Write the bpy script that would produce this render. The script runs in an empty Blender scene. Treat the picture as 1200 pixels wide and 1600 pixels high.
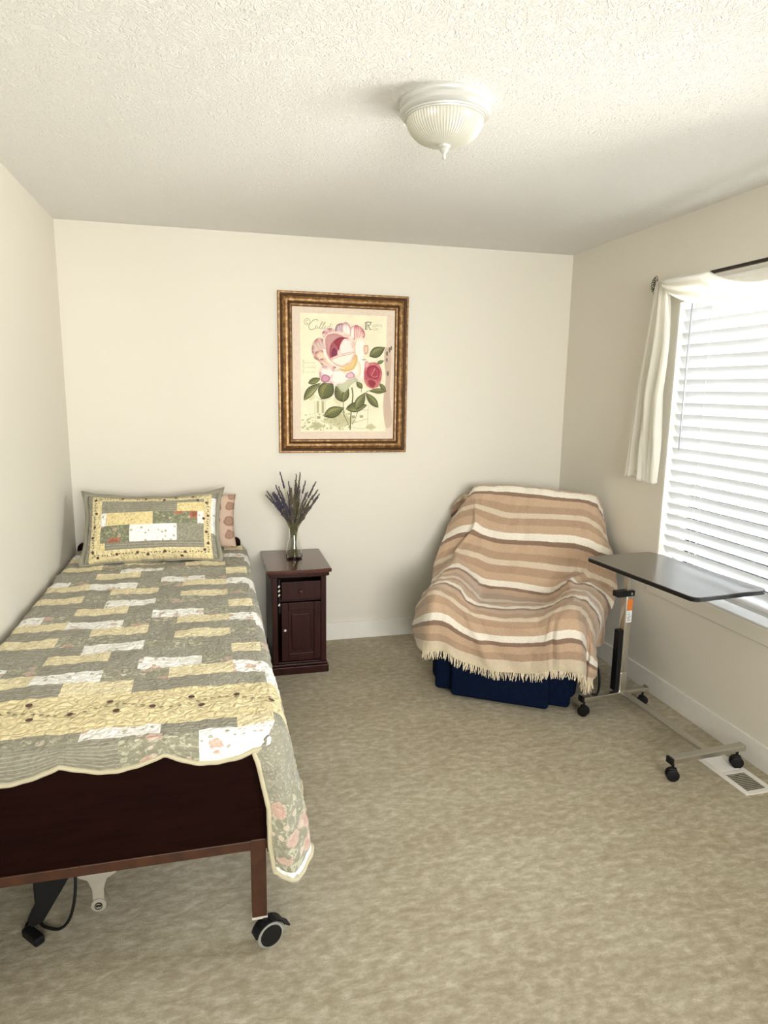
import bpy, bmesh, math, random
import numpy as np
from mathutils import Vector, Matrix
random.seed(7); rng = np.random.RandomState(5)
PI = math.pi
C = bpy.context.scene.collection
scene = bpy.context.scene
W, H = 3.0265, 2.44          # room width (x) and ceiling height; back wall at y = 0
YR = -5.2                    # wall behind the photographer

# ------------------------------------------------------------------ materials
def new_mat(name):
    m = bpy.data.materials.new(name); m.use_nodes = True
    nt = m.node_tree; b = nt.nodes['Principled BSDF']
    return m, nt, b
def N(nt, t, **kw):
    n = nt.nodes.new(t)
    for k, v in kw.items():
        if k in n.inputs: n.inputs[k].default_value = v
        else: setattr(n, k, v)
    return n
def L(nt, a, b): nt.links.new(a, b)
def ramp(nt, stops, mode='LINEAR'):
    r = nt.nodes.new('ShaderNodeValToRGB'); r.color_ramp.interpolation = mode
    e = r.color_ramp.elements
    while len(e) < len(stops): e.new(0.5)
    for i, (p, c) in enumerate(stops):
        e[i].position = p; e[i].color = (*c, 1) if len(c) == 3 else c
    return r
def mixc(nt, fac, a, b, blend='MIX'):
    m = nt.nodes.new('ShaderNodeMix'); m.data_type = 'RGBA'; m.blend_type = blend
    for s, v in ((0, fac), (6, a), (7, b)):
        if hasattr(v, 'links'): L(nt, v, m.inputs[s])
        elif isinstance(v, (int, float)): m.inputs[s].default_value = v
        else: m.inputs[s].default_value = (*v, 1)
    return m.outputs[2]
def math_n(nt, op, a, b=None):
    m = nt.nodes.new('ShaderNodeMath'); m.operation = op
    if op == 'MULTIPLY_ADD': m.inputs[2].default_value = .5
    for s, v in ((0, a), (1, b)):
        if v is None: continue
        if hasattr(v, 'links'): L(nt, v, m.inputs[s])
        else: m.inputs[s].default_value = v
    return m.outputs[0]
def coords(nt, kind='Object', scale=(1, 1, 1), rot=(0, 0, 0)):
    tc = nt.nodes.new('ShaderNodeTexCoord'); mp = nt.nodes.new('ShaderNodeMapping')
    mp.inputs['Scale'].default_value = scale; mp.inputs['Rotation'].default_value = rot
    L(nt, tc.outputs[kind], mp.inputs['Vector']); return mp.outputs['Vector']
def bump(nt, b, height, strength=.3, dist=.01):
    bp = nt.nodes.new('ShaderNodeBump'); bp.inputs['Strength'].default_value = strength
    bp.inputs['Distance'].default_value = dist
    L(nt, height, bp.inputs['Height']); L(nt, bp.outputs['Normal'], b.inputs['Normal'])
def simple(name, col, rough=.5, metal=0, spec=.5, var=0, vs=30, bmp=0, bs=200, coat=0):
    m, nt, b = new_mat(name)
    b.inputs['Roughness'].default_value = rough; b.inputs['Metallic'].default_value = metal
    b.inputs['Specular IOR Level'].default_value = spec
    b.inputs['Coat Weight'].default_value = coat
    v = coords(nt)
    n = N(nt, 'ShaderNodeTexNoise', Scale=vs, Detail=4.0); L(nt, v, n.inputs['Vector'])
    d = tuple(max(0, c * (1 - var)) for c in col); l = tuple(min(1, c * (1 + var)) for c in col)
    r = ramp(nt, [(.3, d), (.7, l)]); L(nt, n.outputs['Fac'], r.inputs['Fac'])
    L(nt, r.outputs['Color'], b.inputs['Base Color'])
    if bmp:
        n2 = N(nt, 'ShaderNodeTexNoise', Scale=bs, Detail=3.0); L(nt, v, n2.inputs['Vector'])
        bump(nt, b, n2.outputs['Fac'], bmp, .002)
    return m
def wood(name, dark, light, rough=.35, axis=(1, 12, 12), coat=.2, sc=6, spec=.5):
    m, nt, b = new_mat(name); b.inputs['Specular IOR Level'].default_value = spec
    v = coords(nt, 'Object', axis)
    n = N(nt, 'ShaderNodeTexNoise', Scale=sc, Detail=6.0, Distortion=.6); L(nt, v, n.inputs['Vector'])
    r = ramp(nt, [(.3, dark), (.7, light)]); L(nt, n.outputs['Fac'], r.inputs['Fac'])
    L(nt, r.outputs['Color'], b.inputs['Base Color'])
    b.inputs['Roughness'].default_value = rough; b.inputs['Coat Weight'].default_value = coat; b.inputs['Coat Roughness'].default_value = .14
    bump(nt, b, n.outputs['Fac'], .08, .002)
    return m

def mat_wall():
    m, nt, b = new_mat('wall_paint')
    b.inputs['Base Color'].default_value = (.74, .705, .615, 1); b.inputs['Roughness'].default_value = .75
    b.inputs['Specular IOR Level'].default_value = .25
    v = coords(nt); n = N(nt, 'ShaderNodeTexNoise', Scale=90.0, Detail=4.0); L(nt, v, n.inputs['Vector'])
    bump(nt, b, n.outputs['Fac'], .10, .003); return m
def mat_ceiling():
    m, nt, b = new_mat('ceiling_texture')
    b.inputs['Base Color'].default_value = (.88, .87, .83, 1); b.inputs['Roughness'].default_value = .85
    b.inputs['Specular IOR Level'].default_value = .1
    v = coords(nt)
    w = N(nt, 'ShaderNodeTexNoise', Scale=14.0, Detail=2.0); L(nt, v, w.inputs['Vector'])
    wv = mixc(nt, .06, v, w.outputs['Color'])
    a = N(nt, 'ShaderNodeTexNoise', Scale=42.0, Detail=3.0, Roughness=.55, Distortion=1.6); L(nt, wv, a.inputs['Vector'])
    r = ramp(nt, [(.42, (0, 0, 0)), (.50, (1, 1, 1)), (.54, (1, 1, 1)), (.62, (.25, .25, .25))]); L(nt, a.outputs['Fac'], r.inputs['Fac'])
    bump(nt, b, r.outputs['Color'], .55, .007); return m
def mat_carpet():
    m, nt, b = new_mat('carpet_pile')
    v = coords(nt, 'Object', (.8, 1.5, 1))
    a = N(nt, 'ShaderNodeTexNoise', Scale=27.0, Detail=7.0, Roughness=.66, Distortion=.2); L(nt, v, a.inputs['Vector'])
    big = N(nt, 'ShaderNodeTexNoise', Scale=3.2, Detail=3.0); L(nt, v, big.inputs['Vector'])
    fine = N(nt, 'ShaderNodeTexNoise', Scale=330.0, Detail=2.0); L(nt, v, fine.inputs['Vector'])
    r = ramp(nt, [(.36, (.40, .345, .235)), (.5, (.48, .425, .30)), (.60, (.57, .515, .39)), (.68, (.66, .60, .47))]); L(nt, a.outputs['Fac'], r.inputs['Fac'])
    rb = ramp(nt, [(.35, (.90, .88, .86)), (.65, (1.0, 1.0, 1.0))]); L(nt, big.outputs['Fac'], rb.inputs['Fac'])
    rf = ramp(nt, [(.3, (.78, .78, .78)), (.7, (1.0, 1.0, 1.0))]); L(nt, fine.outputs['Fac'], rf.inputs['Fac'])
    c = mixc(nt, 1.0, r.outputs['Color'], rb.outputs['Color'], 'MULTIPLY')
    c = mixc(nt, .8, c, rf.outputs['Color'], 'MULTIPLY')
    L(nt, c, b.inputs['Base Color']); b.inputs['Roughness'].default_value = 1
    b.inputs['Specular IOR Level'].default_value = .05; b.inputs['Sheen Weight'].default_value = .15
    h = math_n(nt, 'ADD', math_n(nt, 'MULTIPLY', a.outputs['Fac'], 1.3), math_n(nt, 'MULTIPLY', fine.outputs['Fac'], .5))
    bump(nt, b, h, .5, .008); return m

def uvw(nt, scale=(1, 1, 1)): return coords(nt, 'UV', scale)
def quilting(nt, b, v, s=.55):
    q = N(nt, 'ShaderNodeTexVoronoi', Scale=42.0); q.feature = 'DISTANCE_TO_EDGE'
    w = N(nt, 'ShaderNodeTexNoise', Scale=30.0, Detail=1.0); L(nt, v, w.inputs['Vector'])
    L(nt, mixc(nt, .03, v, w.outputs['Color']), q.inputs['Vector'])
    h = ramp(nt, [(0, (0, 0, 0)), (.25, (1, 1, 1))]); L(nt, q.outputs['Distance'], h.inputs['Fac'])
    bump(nt, b, h.outputs['Color'], s, .006)
def fabric(name, base, dots=None, dscale=110, dsize=.25, blobs=None, stripe=None, leaf=None, s=.5):
    """printed quilting cotton: base colour, little sprig dots, cabbage-rose blobs, ticking stripes"""
    m, nt, b = new_mat(name); v = uvw(nt)
    n = N(nt, 'ShaderNodeTexNoise', Scale=60.0, Detail=4.0); L(nt, v, n.inputs['Vector'])
    r = ramp(nt, [(.3, tuple(c * .86 for c in base)), (.7, tuple(min(1, c * 1.1) for c in base))]); L(nt, n.outputs['Fac'], r.inputs['Fac'])
    c = r.outputs['Color']
    if stripe:
        sx = nt.nodes.new('ShaderNodeSeparateXYZ'); L(nt, v, sx.inputs[0])
        ph = math_n(nt, 'FRACT', math_n(nt, 'MULTIPLY', sx.outputs['Y'], 70.0))
        sr = ramp(nt, [(0, (0, 0, 0)), (.66, (0, 0, 0)), (.72, (1, 1, 1)), (.86, (1, 1, 1)), (.93, (0, 0, 0))]); L(nt, ph, sr.inputs['Fac'])
        c = mixc(nt, sr.outputs['Color'], c, stripe)
    if leaf:
        f = N(nt, 'ShaderNodeTexNoise', Scale=55.0, Detail=2.0, Distortion=1.2); L(nt, v, f.inputs['Vector'])
        fr = ramp(nt, [(.56, (0, 0, 0)), (.60, (1, 1, 1))]); L(nt, f.outputs['Fac'], fr.inputs['Fac'])
        c = mixc(nt, fr.outputs['Color'], c, leaf)
    if dots:
        d = N(nt, 'ShaderNodeTexVoronoi', Scale=dscale); L(nt, v, d.inputs['Vector'])
        dr = ramp(nt, [(0, (1, 1, 1)), (dsize, (1, 1, 1)), (dsize + .06, (0, 0, 0))]); L(nt, d.outputs['Distance'], dr.inputs['Fac'])
        c = mixc(nt, math_n(nt, 'MULTIPLY', dr.outputs['Color'], .75), c, dots)
    if blobs:
        for sc, cols, sz in blobs:
            d = N(nt, 'ShaderNodeTexVoronoi', Scale=sc); w = N(nt, 'ShaderNodeTexNoise', Scale=sc * 4.0, Detail=2.0)
            L(nt, v, w.inputs['Vector']); L(nt, mixc(nt, .35 / sc, v, w.outputs['Color']), d.inputs['Vector'])
            dr = ramp(nt, [(0, (1, 1, 1)), (sz, (1, 1, 1)), (sz + .05, (0, 0, 0))]); L(nt, d.outputs['Distance'], dr.inputs['Fac'])
            cr = ramp(nt, [(0, cols[0]), (sz * .5, cols[1]), (sz, cols[0])]); L(nt, d.outputs['Distance'], cr.inputs['Fac'])
            sel = ramp(nt, [(.45, (0, 0, 0)), (.5, (1, 1, 1))]); sp = nt.nodes.new('ShaderNodeSeparateColor')
            L(nt, d.outputs['Color'], sp.inputs[0]); L(nt, sp.outputs[0], sel.inputs['Fac'])
            c = mixc(nt, math_n(nt, 'MULTIPLY', dr.outputs['Color'], sel.outputs['Color']), c, cr.outputs['Color'])
    L(nt, c, b.inputs['Base Color']); b.inputs['Roughness'].default_value = .95
    b.inputs['Specular IOR Level'].default_value = .1; b.inputs['Sheen Weight'].default_value = .2
    quilting(nt, b, v, s); return m

M = {}
M['wall'] = mat_wall(); M['ceiling'] = mat_ceiling(); M['carpet'] = mat_carpet()
M['trim'] = simple('white_trim_paint', (.80, .78, .72), .4, var=.02)
M['vinyl'] = simple('white_vinyl', (.86, .87, .86), .35, var=.01)
M['sash'] = simple('grey_sash', (.42, .40, .37), .5, var=.05)
M['cherry'] = wood('dark_cherry_wood', (.016, .0030, .0022), (.036, .0068, .0048), .42, (12, 12, 1.2), .05, spec=.25)
M['cherry_top'] = wood('cherry_top_wood', (.055, .016, .012), (.085, .026, .02), .22, (1.2, 12, 12), .4)
M['footboard'] = wood('footboard_laminate', (.007, .0013, .0008), (.013, .0028, .0016), .6, (1.2, 12, 12), .0, spec=.06)
M['bedbrown'] = simple('bed_frame_brown', (.052, .016, .0045), .5, var=.35, vs=22)
M['bedpale'] = simple('crank_ivory', (.33, .30, .245), .5, var=.05)
M['black'] = simple('black_plastic', (.006, .006, .007), .5, spec=.3, var=.2)
M['iron'] = simple('dark_bronze_metal', (.03, .02, .014), .4, .6, var=.2)
M['chrome'] = simple('brushed_chrome', (.62, .60, .55), .28, 1.0, var=.04, vs=80)
M['tabletop'] = wood('table_top_laminate', (.026, .016, .012), (.045, .028, .022), .28, (12, 1.2, 12), .85, sc=5, spec=.7)
M['navy'] = simple('navy_upholstery', (.003, .008, .026), .9, spec=.08, var=.25, vs=60, bmp=.3, bs=500)
M['gold'] = None
M['nickel'] = simple('painted_nickel_rim', (.60, .60, .56), .38, .35, var=.02)
M['ivory'] = simple('ivory_plastic', (.62, .58, .50), .5)
M['mattress'] = simple('mattress_ticking', (.75, .74, .70), .9, bmp=.2)
M['orange'] = simple('orange_sticker', (.70, .19, .03), .5)
M['paper'] = simple('white_sticker', (.80, .80, .78), .5)
M['ink'] = simple('black_ink', (.05, .05, .06), .6)
M['slot'] = simple('duct_shade_black', (.02, .018, .015), .8)

# quilt prints
CREAM = (.80, .69, .41); SAGE = (.30, .285, .215)
M['q_cream'] = fabric('quilt_cream_sprig', (.80, .70, .44), dots=(.50, .42, .26), dscale=85, dsize=.20)
M['q_white'] = fabric('quilt_white_floral', (.92, .90, .84), blobs=[(16, ((.60, .42, .33), (.72, .55, .44)), .26), (45, ((.38, .36, .26), (.5, .5, .4)), .25)])
M['q_sage'] = fabric('quilt_sage', SAGE, dots=(.46, .44, .34), dscale=120, dsize=.28)
M['q_stripe'] = fabric('quilt_sage_ticking', (.27, .255, .19), stripe=(.41, .385, .30))
M['q_floral'] = fabric('quilt_sage_floral', (.30, .285, .205), leaf=(.47, .46, .33), blobs=[(15, ((.55, .42, .33), (.50, .33, .26)), .34), (34, ((.60, .54, .42), (.56, .46, .36)), .26)])
M['q_band'] = fabric('quilt_yellow_band', (.82, .70, .40), s=.8)
M['q_bind'] = simple('quilt_binding', (.52, .47, .32), .9, bmp=.2)
M['berry'] = simple('embroidery_plum', (.10, .045, .035), .8)
M['sprig'] = simple('embroidery_green', (.17, .16, .08), .8)

# ------------------------------------------------------------------ helpers
def link(name, me, mat=None, parent=None, smooth=False):
    o = bpy.data.objects.new(name, me); C.objects.link(o)
    if mat is not None:
        for mm in (mat if isinstance(mat, (list, tuple)) else [mat]): me.materials.append(mm)
    if parent is not None: o.parent = parent
    if smooth:
        for p in me.polygons: p.use_smooth = True
    return o
class MB:
    """collects shapes into one mesh"""
    def __init__(s): s.bm = bmesh.new()
    def box(s, c, d, rot=None, bev=0, seg=2):
        g = bmesh.ops.create_cube(s.bm, size=1)['verts']
        mt = Matrix.Translation(c) @ (rot.to_4x4() if rot is not None else Matrix.Identity(4)) @ Matrix.Diagonal((*d, 1))
        bmesh.ops.transform(s.bm, matrix=mt, verts=g)
        if bev:
            es = list({e for v in g for e in v.link_edges})
            bmesh.ops.bevel(s.bm, geom=es, offset=bev, segments=seg, profile=.5, affect='EDGES')
        return s
    def bx(s, x0, x1, y0, y1, z0, z1, bev=0, seg=2):
        return s.box(((x0+x1)/2, (y0+y1)/2, (z0+z1)/2), (x1-x0, y1-y0, z1-z0), None, bev, seg)
    def cyl(s, a, b, r, r2=None, n=20, cap=True):
        a, b = Vector(a), Vector(b); d = b - a
        g = bmesh.ops.create_cone(s.bm, cap_ends=cap, segments=n, radius1=r, radius2=r if r2 is None else r2, depth=d.length)['verts']
        bmesh.ops.transform(s.bm, matrix=Matrix.Translation((a+b)/2) @ d.to_track_quat('Z', 'Y').to_matrix().to_4x4(), verts=g)
        return s
    def sph(s, c, r, sc=(1, 1, 1), n=14):
        g = bmesh.ops.create_uvsphere(s.bm, u_segments=n, v_segments=max(6, n//2), radius=r)['verts']
        bmesh.ops.transform(s.bm, matrix=Matrix.Translation(c) @ Matrix.Diagonal((*sc, 1)), verts=g); return s
    def tube(s, pts, r, n=8, closed=False, sq=1.0):
        pts = [Vector(p) for p in pts]; rings = []
        K = len(pts); up = None
        for i, p in enumerate(pts):
            if closed: t = pts[(i+1) % K] - pts[i-1]
            else: t = pts[min(i+1, K-1)] - pts[max(i-1, 0)]
            t.normalize()
            if up is None:
                up = t.orthogonal().normalized()
            up = (up - t * up.dot(t)); up = up.normalized() if up.length > 1e-6 else t.orthogonal().normalized()
            sd = t.cross(up); rr = r[i] if hasattr(r, '__len__') else r
            rings.append([s.bm.verts.new(p + rr*(math.cos(2*PI*k/n)*up + math.sin(2*PI*k/n)*sd*sq)) for k in range(n)])
        for i in range(K if closed else K-1):
            A, B = rings[i], rings[(i+1) % K]
            for k in range(n): s.bm.faces.new((A[k], A[(k+1) % n], B[(k+1) % n], B[k]))
        if not closed:
            s.bm.faces.new(list(reversed(rings[0]))); s.bm.faces.new(rings[-1])
        return s
    def lathe(s, prof, c=(0, 0, 0), n=48, axis='Z', rib=None):
        rings = []
        for (r, z) in prof:
            ring = []
            for k in range(n):
                a = 2*PI*k/n; rr = max(r, 1e-4)
                if rib: rr = rr + rib(r, z, k)
                p = Vector((rr*math.cos(a), rr*math.sin(a), z))
                if axis == 'X': p = Vector((p.z, p.x, p.y))
                if axis == 'Y': p = Vector((p.x, p.z, p.y))
                ring.append(s.bm.verts.new(p + Vector(c)))
            rings.append(ring)
        for A, B in zip(rings, rings[1:]):
            for k in range(n): s.bm.faces.new((A[k], A[(k+1) % n], B[(k+1) % n], B[k]))
        return s
    def prism(s, poly, axis, a, b, bev=0):
        """extrude a 2-D polygon along axis from a to b"""
        def P(u, v, w): return {'x': (w, u, v), 'y': (u, w, v), 'z': (u, v, w)}[axis]
        A = [s.bm.verts.new(P(u, v, a)) for u, v in poly]; B = [s.bm.verts.new(P(u, v, b)) for u, v in poly]
        n = len(poly); s.bm.faces.new(A); s.bm.faces.new(list(reversed(B)))
        for k in range(n): s.bm.faces.new((A[k], B[k], B[(k+1) % n], A[(k+1) % n]))
        return s
    def build(s, name, mat=None, parent=None, smooth=False, bevel=0, weld=False):
        if weld: bmesh.ops.remove_doubles(s.bm, verts=s.bm.verts, dist=1e-5)
        bmesh.ops.recalc_face_normals(s.bm, faces=s.bm.faces)
        me = bpy.data.meshes.new(name); s.bm.to_mesh(me); s.bm.free()
        o = link(name, me, mat, parent, smooth)
        if bevel:
            m = o.modifiers.new('bevel', 'BEVEL'); m.width = bevel; m.segments = 2; m.limit_method = 'ANGLE'
        if smooth:
            e = o.modifiers.new('split', 'EDGE_SPLIT'); e.split_angle = math.radians(38)
        return o
def tag(o, label=None, cat=None, group=None, kind=None):
    for k, v in (('label', label), ('category', cat), ('group', group), ('kind', kind)):
        if v: o[k] = v
    return o
def empty(name, loc, rz=0, label=None, cat=None, group=None):
    o = bpy.data.objects.new(name, None); C.objects.link(o); o.location = loc; o.rotation_euler = (0, 0, rz)
    o.empty_display_size = .05; return tag(o, label, cat, group)
def grid_mesh(name, P, mats, parent=None, fmat=None, uv=None, closed_u=False):
    """P: array [nv][nu][3] -> quad mesh with optional uv array and per-face material function"""
    nv, nu = P.shape[:2]
    vs = P.reshape(-1, 3).tolist(); fs = []; mi = []
    for j in range(nv-1):
        for i in range(nu if closed_u else nu-1):
            i2 = (i+1) % nu
            fs.append((j*nu+i, j*nu+i2, (j+1)*nu+i2, (j+1)*nu+i)); mi.append(fmat(j, i) if fmat else 0)
    me = bpy.data.meshes.new(name); me.from_pydata(vs, [], fs)
    if uv is not None:
        ul = me.uv_layers.new(name='UVMap'); fl = uv.reshape(-1, 2)
        idx = np.zeros(len(me.loops), dtype=np.int32); me.loops.foreach_get('vertex_index', idx)
        ul.data.foreach_set('uv', fl[idx].astype(np.float32).ravel())
    o = link(name, me, mats, parent, True)
    me.polygons.foreach_set('material_index', np.array(mi, dtype=np.int32)); me.update()
    return o
def solid(o, t, off=-1):
    m = o.modifiers.new('thickness', 'SOLIDIFY'); m.thickness = t; m.offset = off; return o
def fbm(x, y, seed=0, oct=3):
    v = 0; a = 1; f = 1
    for k in range(oct):
        v = v + a*np.sin(x*f*1.7 + seed*1.3 + 1.9*np.sin(y*f*1.1 + seed + k))*np.cos(y*f*1.3 + seed*.7 + 1.7*np.sin(x*f*.9 + k*2.1)); a *= .5; f *= 2.07
    return v

# ------------------------------------------------------------------ room shell
def struct(o): return tag(o, kind='structure')
struct(MB().bx(-.1, W+.1, YR-.1, .1, -.06, 0).build('floor', M['carpet']))
struct(MB().bx(-.1, W+.16, YR-.1, .1, H, H+.08).build('ceiling', M['ceiling']))
struct(MB().bx(-.1, W+.1, 0, .1, 0, H).build('wall_back', M['wall']))
struct(MB().bx(-.1, 0, YR, 0, 0, H).build('wall_left', M['wall']))
WY0, WY1, WZ0, WZ1 = -1.065, -2.75, .615, 2.115       # window opening in the right wall
WT = .15
w = MB()
w.bx(W, W+WT, WY0, 0, 0, H).bx(W, W+WT, YR, WY1, 0, H).bx(W, W+WT, WY1, WY0, 0, WZ0).bx(W, W+WT, WY1, WY0, WZ1, H)
struct(w.build('wall_right', M['wall'], weld=True))
# added unseen box behind the rear opening, encloses the fill lamp
struct(MB().bx(-.1, W+.1, -7.0, YR-.1, -.06, 0).build('floor_fill_box', M['carpet']))
struct(MB().bx(-.1, W+.1, -7.0, YR-.1, H, H+.08).build('ceiling_fill_box', M['ceiling']))
struct(MB().bx(-.1, W+.1, -7.1, -7.0, 0, H).bx(-.2, -.1, -7.0, YR-.1, 0, H).bx(W+.1, W+.2, -7.0, YR-.1, 0, H).build('wall_fill_box', M['wall']))
# rear wall (behind the photographer), opening added to let the fill lamp through
DX0, DX1, DZ = .35, 2.65, 2.3
r = MB()
r.bx(-.1, DX0, YR-.1, YR, 0, H).bx(DX1, W+.1, YR-.1, YR, 0, H).bx(DX0, DX1, YR-.1, YR, DZ, H)
struct(r.build('wall_rear', M['wall']))
BH = .114
def bb(name, x0, x1, y0, y1):
    struct(MB().bx(x0, x1, y0, y1, 0, BH, .003).build(name, M['trim']))
bb('baseboard_back', 0, W, -.013, 0)
bb('baseboard_left', 0, .013, YR, -.013)
bb('baseboard_right', W-.013, W, YR, -.013)
# window: white returns, sill, sash frame, glass
win = bpy.data.objects.new('window_1', None); C.objects.link(win); win.location = (W, (WY0+WY1)/2, WZ0); struct(win)
wy = (WY1-WY0)/2*-1; HZ = WZ1-WZ0                       # half length, height ; local frame centred on the opening
t = .012
MB().bx(0, WT-.03, wy-t, wy, 0, HZ).bx(0, WT-.03, -wy, -wy+t, 0, HZ).bx(0, WT-.03, -wy, wy, HZ-t, HZ).build('window_jamb', M['trim'], win)
MB().bx(-.006, WT-.03, -wy, wy, 0, .008, .002).build('window_sill', M['vinyl'], win)
f = MB()
fx0, fx1 = .085, .125
f.bx(fx0, fx1, -wy, wy, .008, .058).bx(fx0, fx1, -wy, wy, HZ-.062, HZ-t).bx(fx0, fx1, wy-.06, wy-t, .058, HZ-.062).bx(fx0, fx1, -wy+t, -wy+.06, .058, HZ-.062)
f.bx(fx0+.004, fx1-.004, -.235, -.145, .058, HZ-.062)
f.build('window_frame', M['sash'], win, bevel=.003)
gm, nt, b = new_mat('window_glass')
for n_ in list(nt.nodes):
    if n_.type == 'BSDF_PRINCIPLED': nt.nodes.remove(n_)
tr = nt.nodes.new('ShaderNodeBsdfTransparent'); gl = nt.nodes.new('ShaderNodeBsdfGlossy'); gl.inputs['Roughness'].default_value = .02
fr = nt.nodes.new('ShaderNodeFresnel'); mx = nt.nodes.new('ShaderNodeMixShader')
L(nt, fr.outputs[0], mx.inputs[0]); L(nt, tr.outputs[0], mx.inputs[1]); L(nt, gl.outputs[0], mx.inputs[2])
L(nt, mx.outputs[0], nt.nodes['Material Output'].inputs['Surface'])
MB().bx(.103, .107, -wy+.055, wy-.055, .055, HZ-.058).build('window_pane', gm, win)
struct(MB().bx(W-.010, W, WY1-.06, WY0+.05, WZ0-.075, WZ0-.002, .003).build('trim_1', M['wall']))

# ------------------------------------------------------------------ window blind
def mat_slat():
    m, nt, b = new_mat('blind_slat_white')
    b.inputs['Base Color'].default_value = (.84, .865, .885, 1); b.inputs['Roughness'].default_value = .4
    tl = nt.nodes.new('ShaderNodeBsdfTranslucent'); tl.inputs['Color'].default_value = (.92, .94, .96, 1)
    mx = nt.nodes.new('ShaderNodeMixShader'); mx.inputs[0].default_value = .10
    v = coords(nt); n = N(nt, 'ShaderNodeTexNoise', Scale=40.0); L(nt, v, n.inputs['Vector']); bump(nt, b, n.outputs['Fac'], .03, .001)
    L(nt, b.outputs[0], mx.inputs[1]); L(nt, tl.outputs[0], mx.inputs[2]); L(nt, mx.outputs[0], nt.nodes['Material Output'].inputs['Surface'])
    return m
M['slat'] = mat_slat()
BXc = W+.040
BLE = -2.06            # the blind covers the far pane; the unseen near pane is added bare for more daylight
blind = empty('window_blind', (BXc, (WY0+BLE)/2, .67), label='white horizontal slat blind filling the window, slats tilted nearly closed', cat='blind')
hy = (WY0-BLE)/2-.016
zt = WZ1-.014-.67
s = MB()
pitch, chord, ang = .0565, .066, math.radians(61)
k = 0; z = .052
while z < zt-.085:
    # curved slat: room-side edge high, outdoor edge low
    prof = []
    for q in range(5):
        u = (q/4-.5)*chord; bow = .0035*(1-(2*u/chord)**2)
        prof.append((-u*math.cos(ang)*1 - bow*math.sin(ang), z + u*math.sin(ang) - bow*math.cos(ang)))
    back = [(x+.0026*math.sin(ang), zz+.0026*math.cos(ang)) for x, zz in reversed(prof)]
    s.prism([(x, zz) for x, zz in prof+back], 'y', -hy, hy)
    z += pitch; k += 1
s.build('slats', M['slat'], blind, smooth=True)
MB().bx(-.028, .028, -hy, hy, zt-.055, zt, .003).build('headrail', M['vinyl'], blind)
MB().bx(-.046, -.034, -hy-.008, hy+.008, zt-.075, zt+.004, .002).bx(-.052, -.044, -hy-.008, hy+.008, zt-.012, zt+.006, .003).build('valance', M['trim'], blind)
MB().bx(-.026, .026, -hy, hy, .0, .016, .004).build('bottom_rail', M['vinyl'], blind)
for i, y in enumerate((hy-.20, -hy+.20)):
    MB().cyl((-.019, y, .01), (-.019, y, zt-.05), .0009, n=6).cyl((.019, y, .01), (.019, y, zt-.05), .0009, n=6).build('ladder_cord', M['vinyl'], blind)
M['wand'] = simple('clear_grey_wand', (.36, .38, .44), .2)
wl = MB(); wl.cyl((-.052, hy-.10, zt-.09), (-.052, hy-.10, .64), .0045, n=6).cyl((-.052, hy-.10, zt-.09), (-.036, hy-.10, zt-.05), .002, n=6)
wl.build('tilt_wand', M['wand'], blind)

# ------------------------------------------------------------------ curtain rod and scarf valance
RX, RZ = W-.08, 2.118
ry0, ry1 = -1.00, -2.95
rod = empty('curtain_rod', (RX, ry0, RZ), label='thin dark bronze curtain rod above the window with openwork shell finials', cat='curtain rod')
MB().cyl((0, 0, 0), (0, ry1-ry0, 0), .0085, n=16).build('pole', M['iron'], rod, True)
def finial(y, d):
    f = MB()
    f.sph((0, y, 0), .012, n=12)
    # scallop shell: radiating wire petals in an upright fan
    for k in range(9):
        a = math.radians(-78 + 19.5*k)
        ca, sa = math.cos(a), math.sin(a)
        pts = []
        for q in range(13):
            th = 2*PI*q/12; ln = .024+.021*math.cos(th); wd = .0068*math.sin(th)
            yy = ca*ln - sa*wd; zz = sa*ln + ca*wd
            pts.append((.004*math.sin(th*1), y + d*yy, zz))
        f.tube(pts[:-1], .0017, n=6, closed=True)
    f.build('finial', M['iron'], rod, True)
finial(.012, 1); finial(ry1-ry0-.012, -1)
for y in (-.10, ry1-ry0+.10):
    MB().cyl((0, y, -.003), (.07, y, -.003), .005, n=10).bx(.072, .0795, y-.012, y+.012, -.03, .025, .002).build('bracket', M['iron'], rod, True)
def mat_sheer():
    m, nt, b = new_mat('sheer_ivory')
    v = coords(nt, 'Object', (1, 1, .25)); n = N(nt, 'ShaderNodeTexNoise', Scale=60.0, Detail=4.0); L(nt, v, n.inputs['Vector'])
    r = ramp(nt, [(.3, (.93, .92, .88)), (.7, (.98, .98, .95))]); L(nt, n.outputs['Fac'], r.inputs['Fac']); L(nt, r.outputs['Color'], b.inputs['Base Color'])
    b.inputs['Roughness'].default_value = .8
    tl = nt.nodes.new('ShaderNodeBsdfTranslucent'); tl.inputs['Color'].default_value = (.95, .93, .86, 1)
    tp = nt.nodes.new('ShaderNodeBsdfTransparent')
    a = nt.nodes.new('ShaderNodeMixShader'); a.inputs[0].default_value = .6; c = nt.nodes.new('ShaderNodeMixShader'); c.inputs[0].default_value = .10
    bump(nt, b, n.outputs['Fac'], .2, .004)
    L(nt, b.outputs[0], a.inputs[1]); L(nt, tl.outputs[0], a.inputs[2]); L(nt, a.outputs[0], c.inputs[1]); L(nt, tp.outputs[0], c.inputs[2])
    L(nt, c.outputs[0], nt.nodes['Material Output'].inputs['Surface']); return m
M['sheer'] = mat_sheer()
scarf = empty('window_scarf', (RX, -1.06, RZ), label='sheer ivory scarf valance looped over the rod, tail hanging beside the window', cat='curtain')
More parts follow.
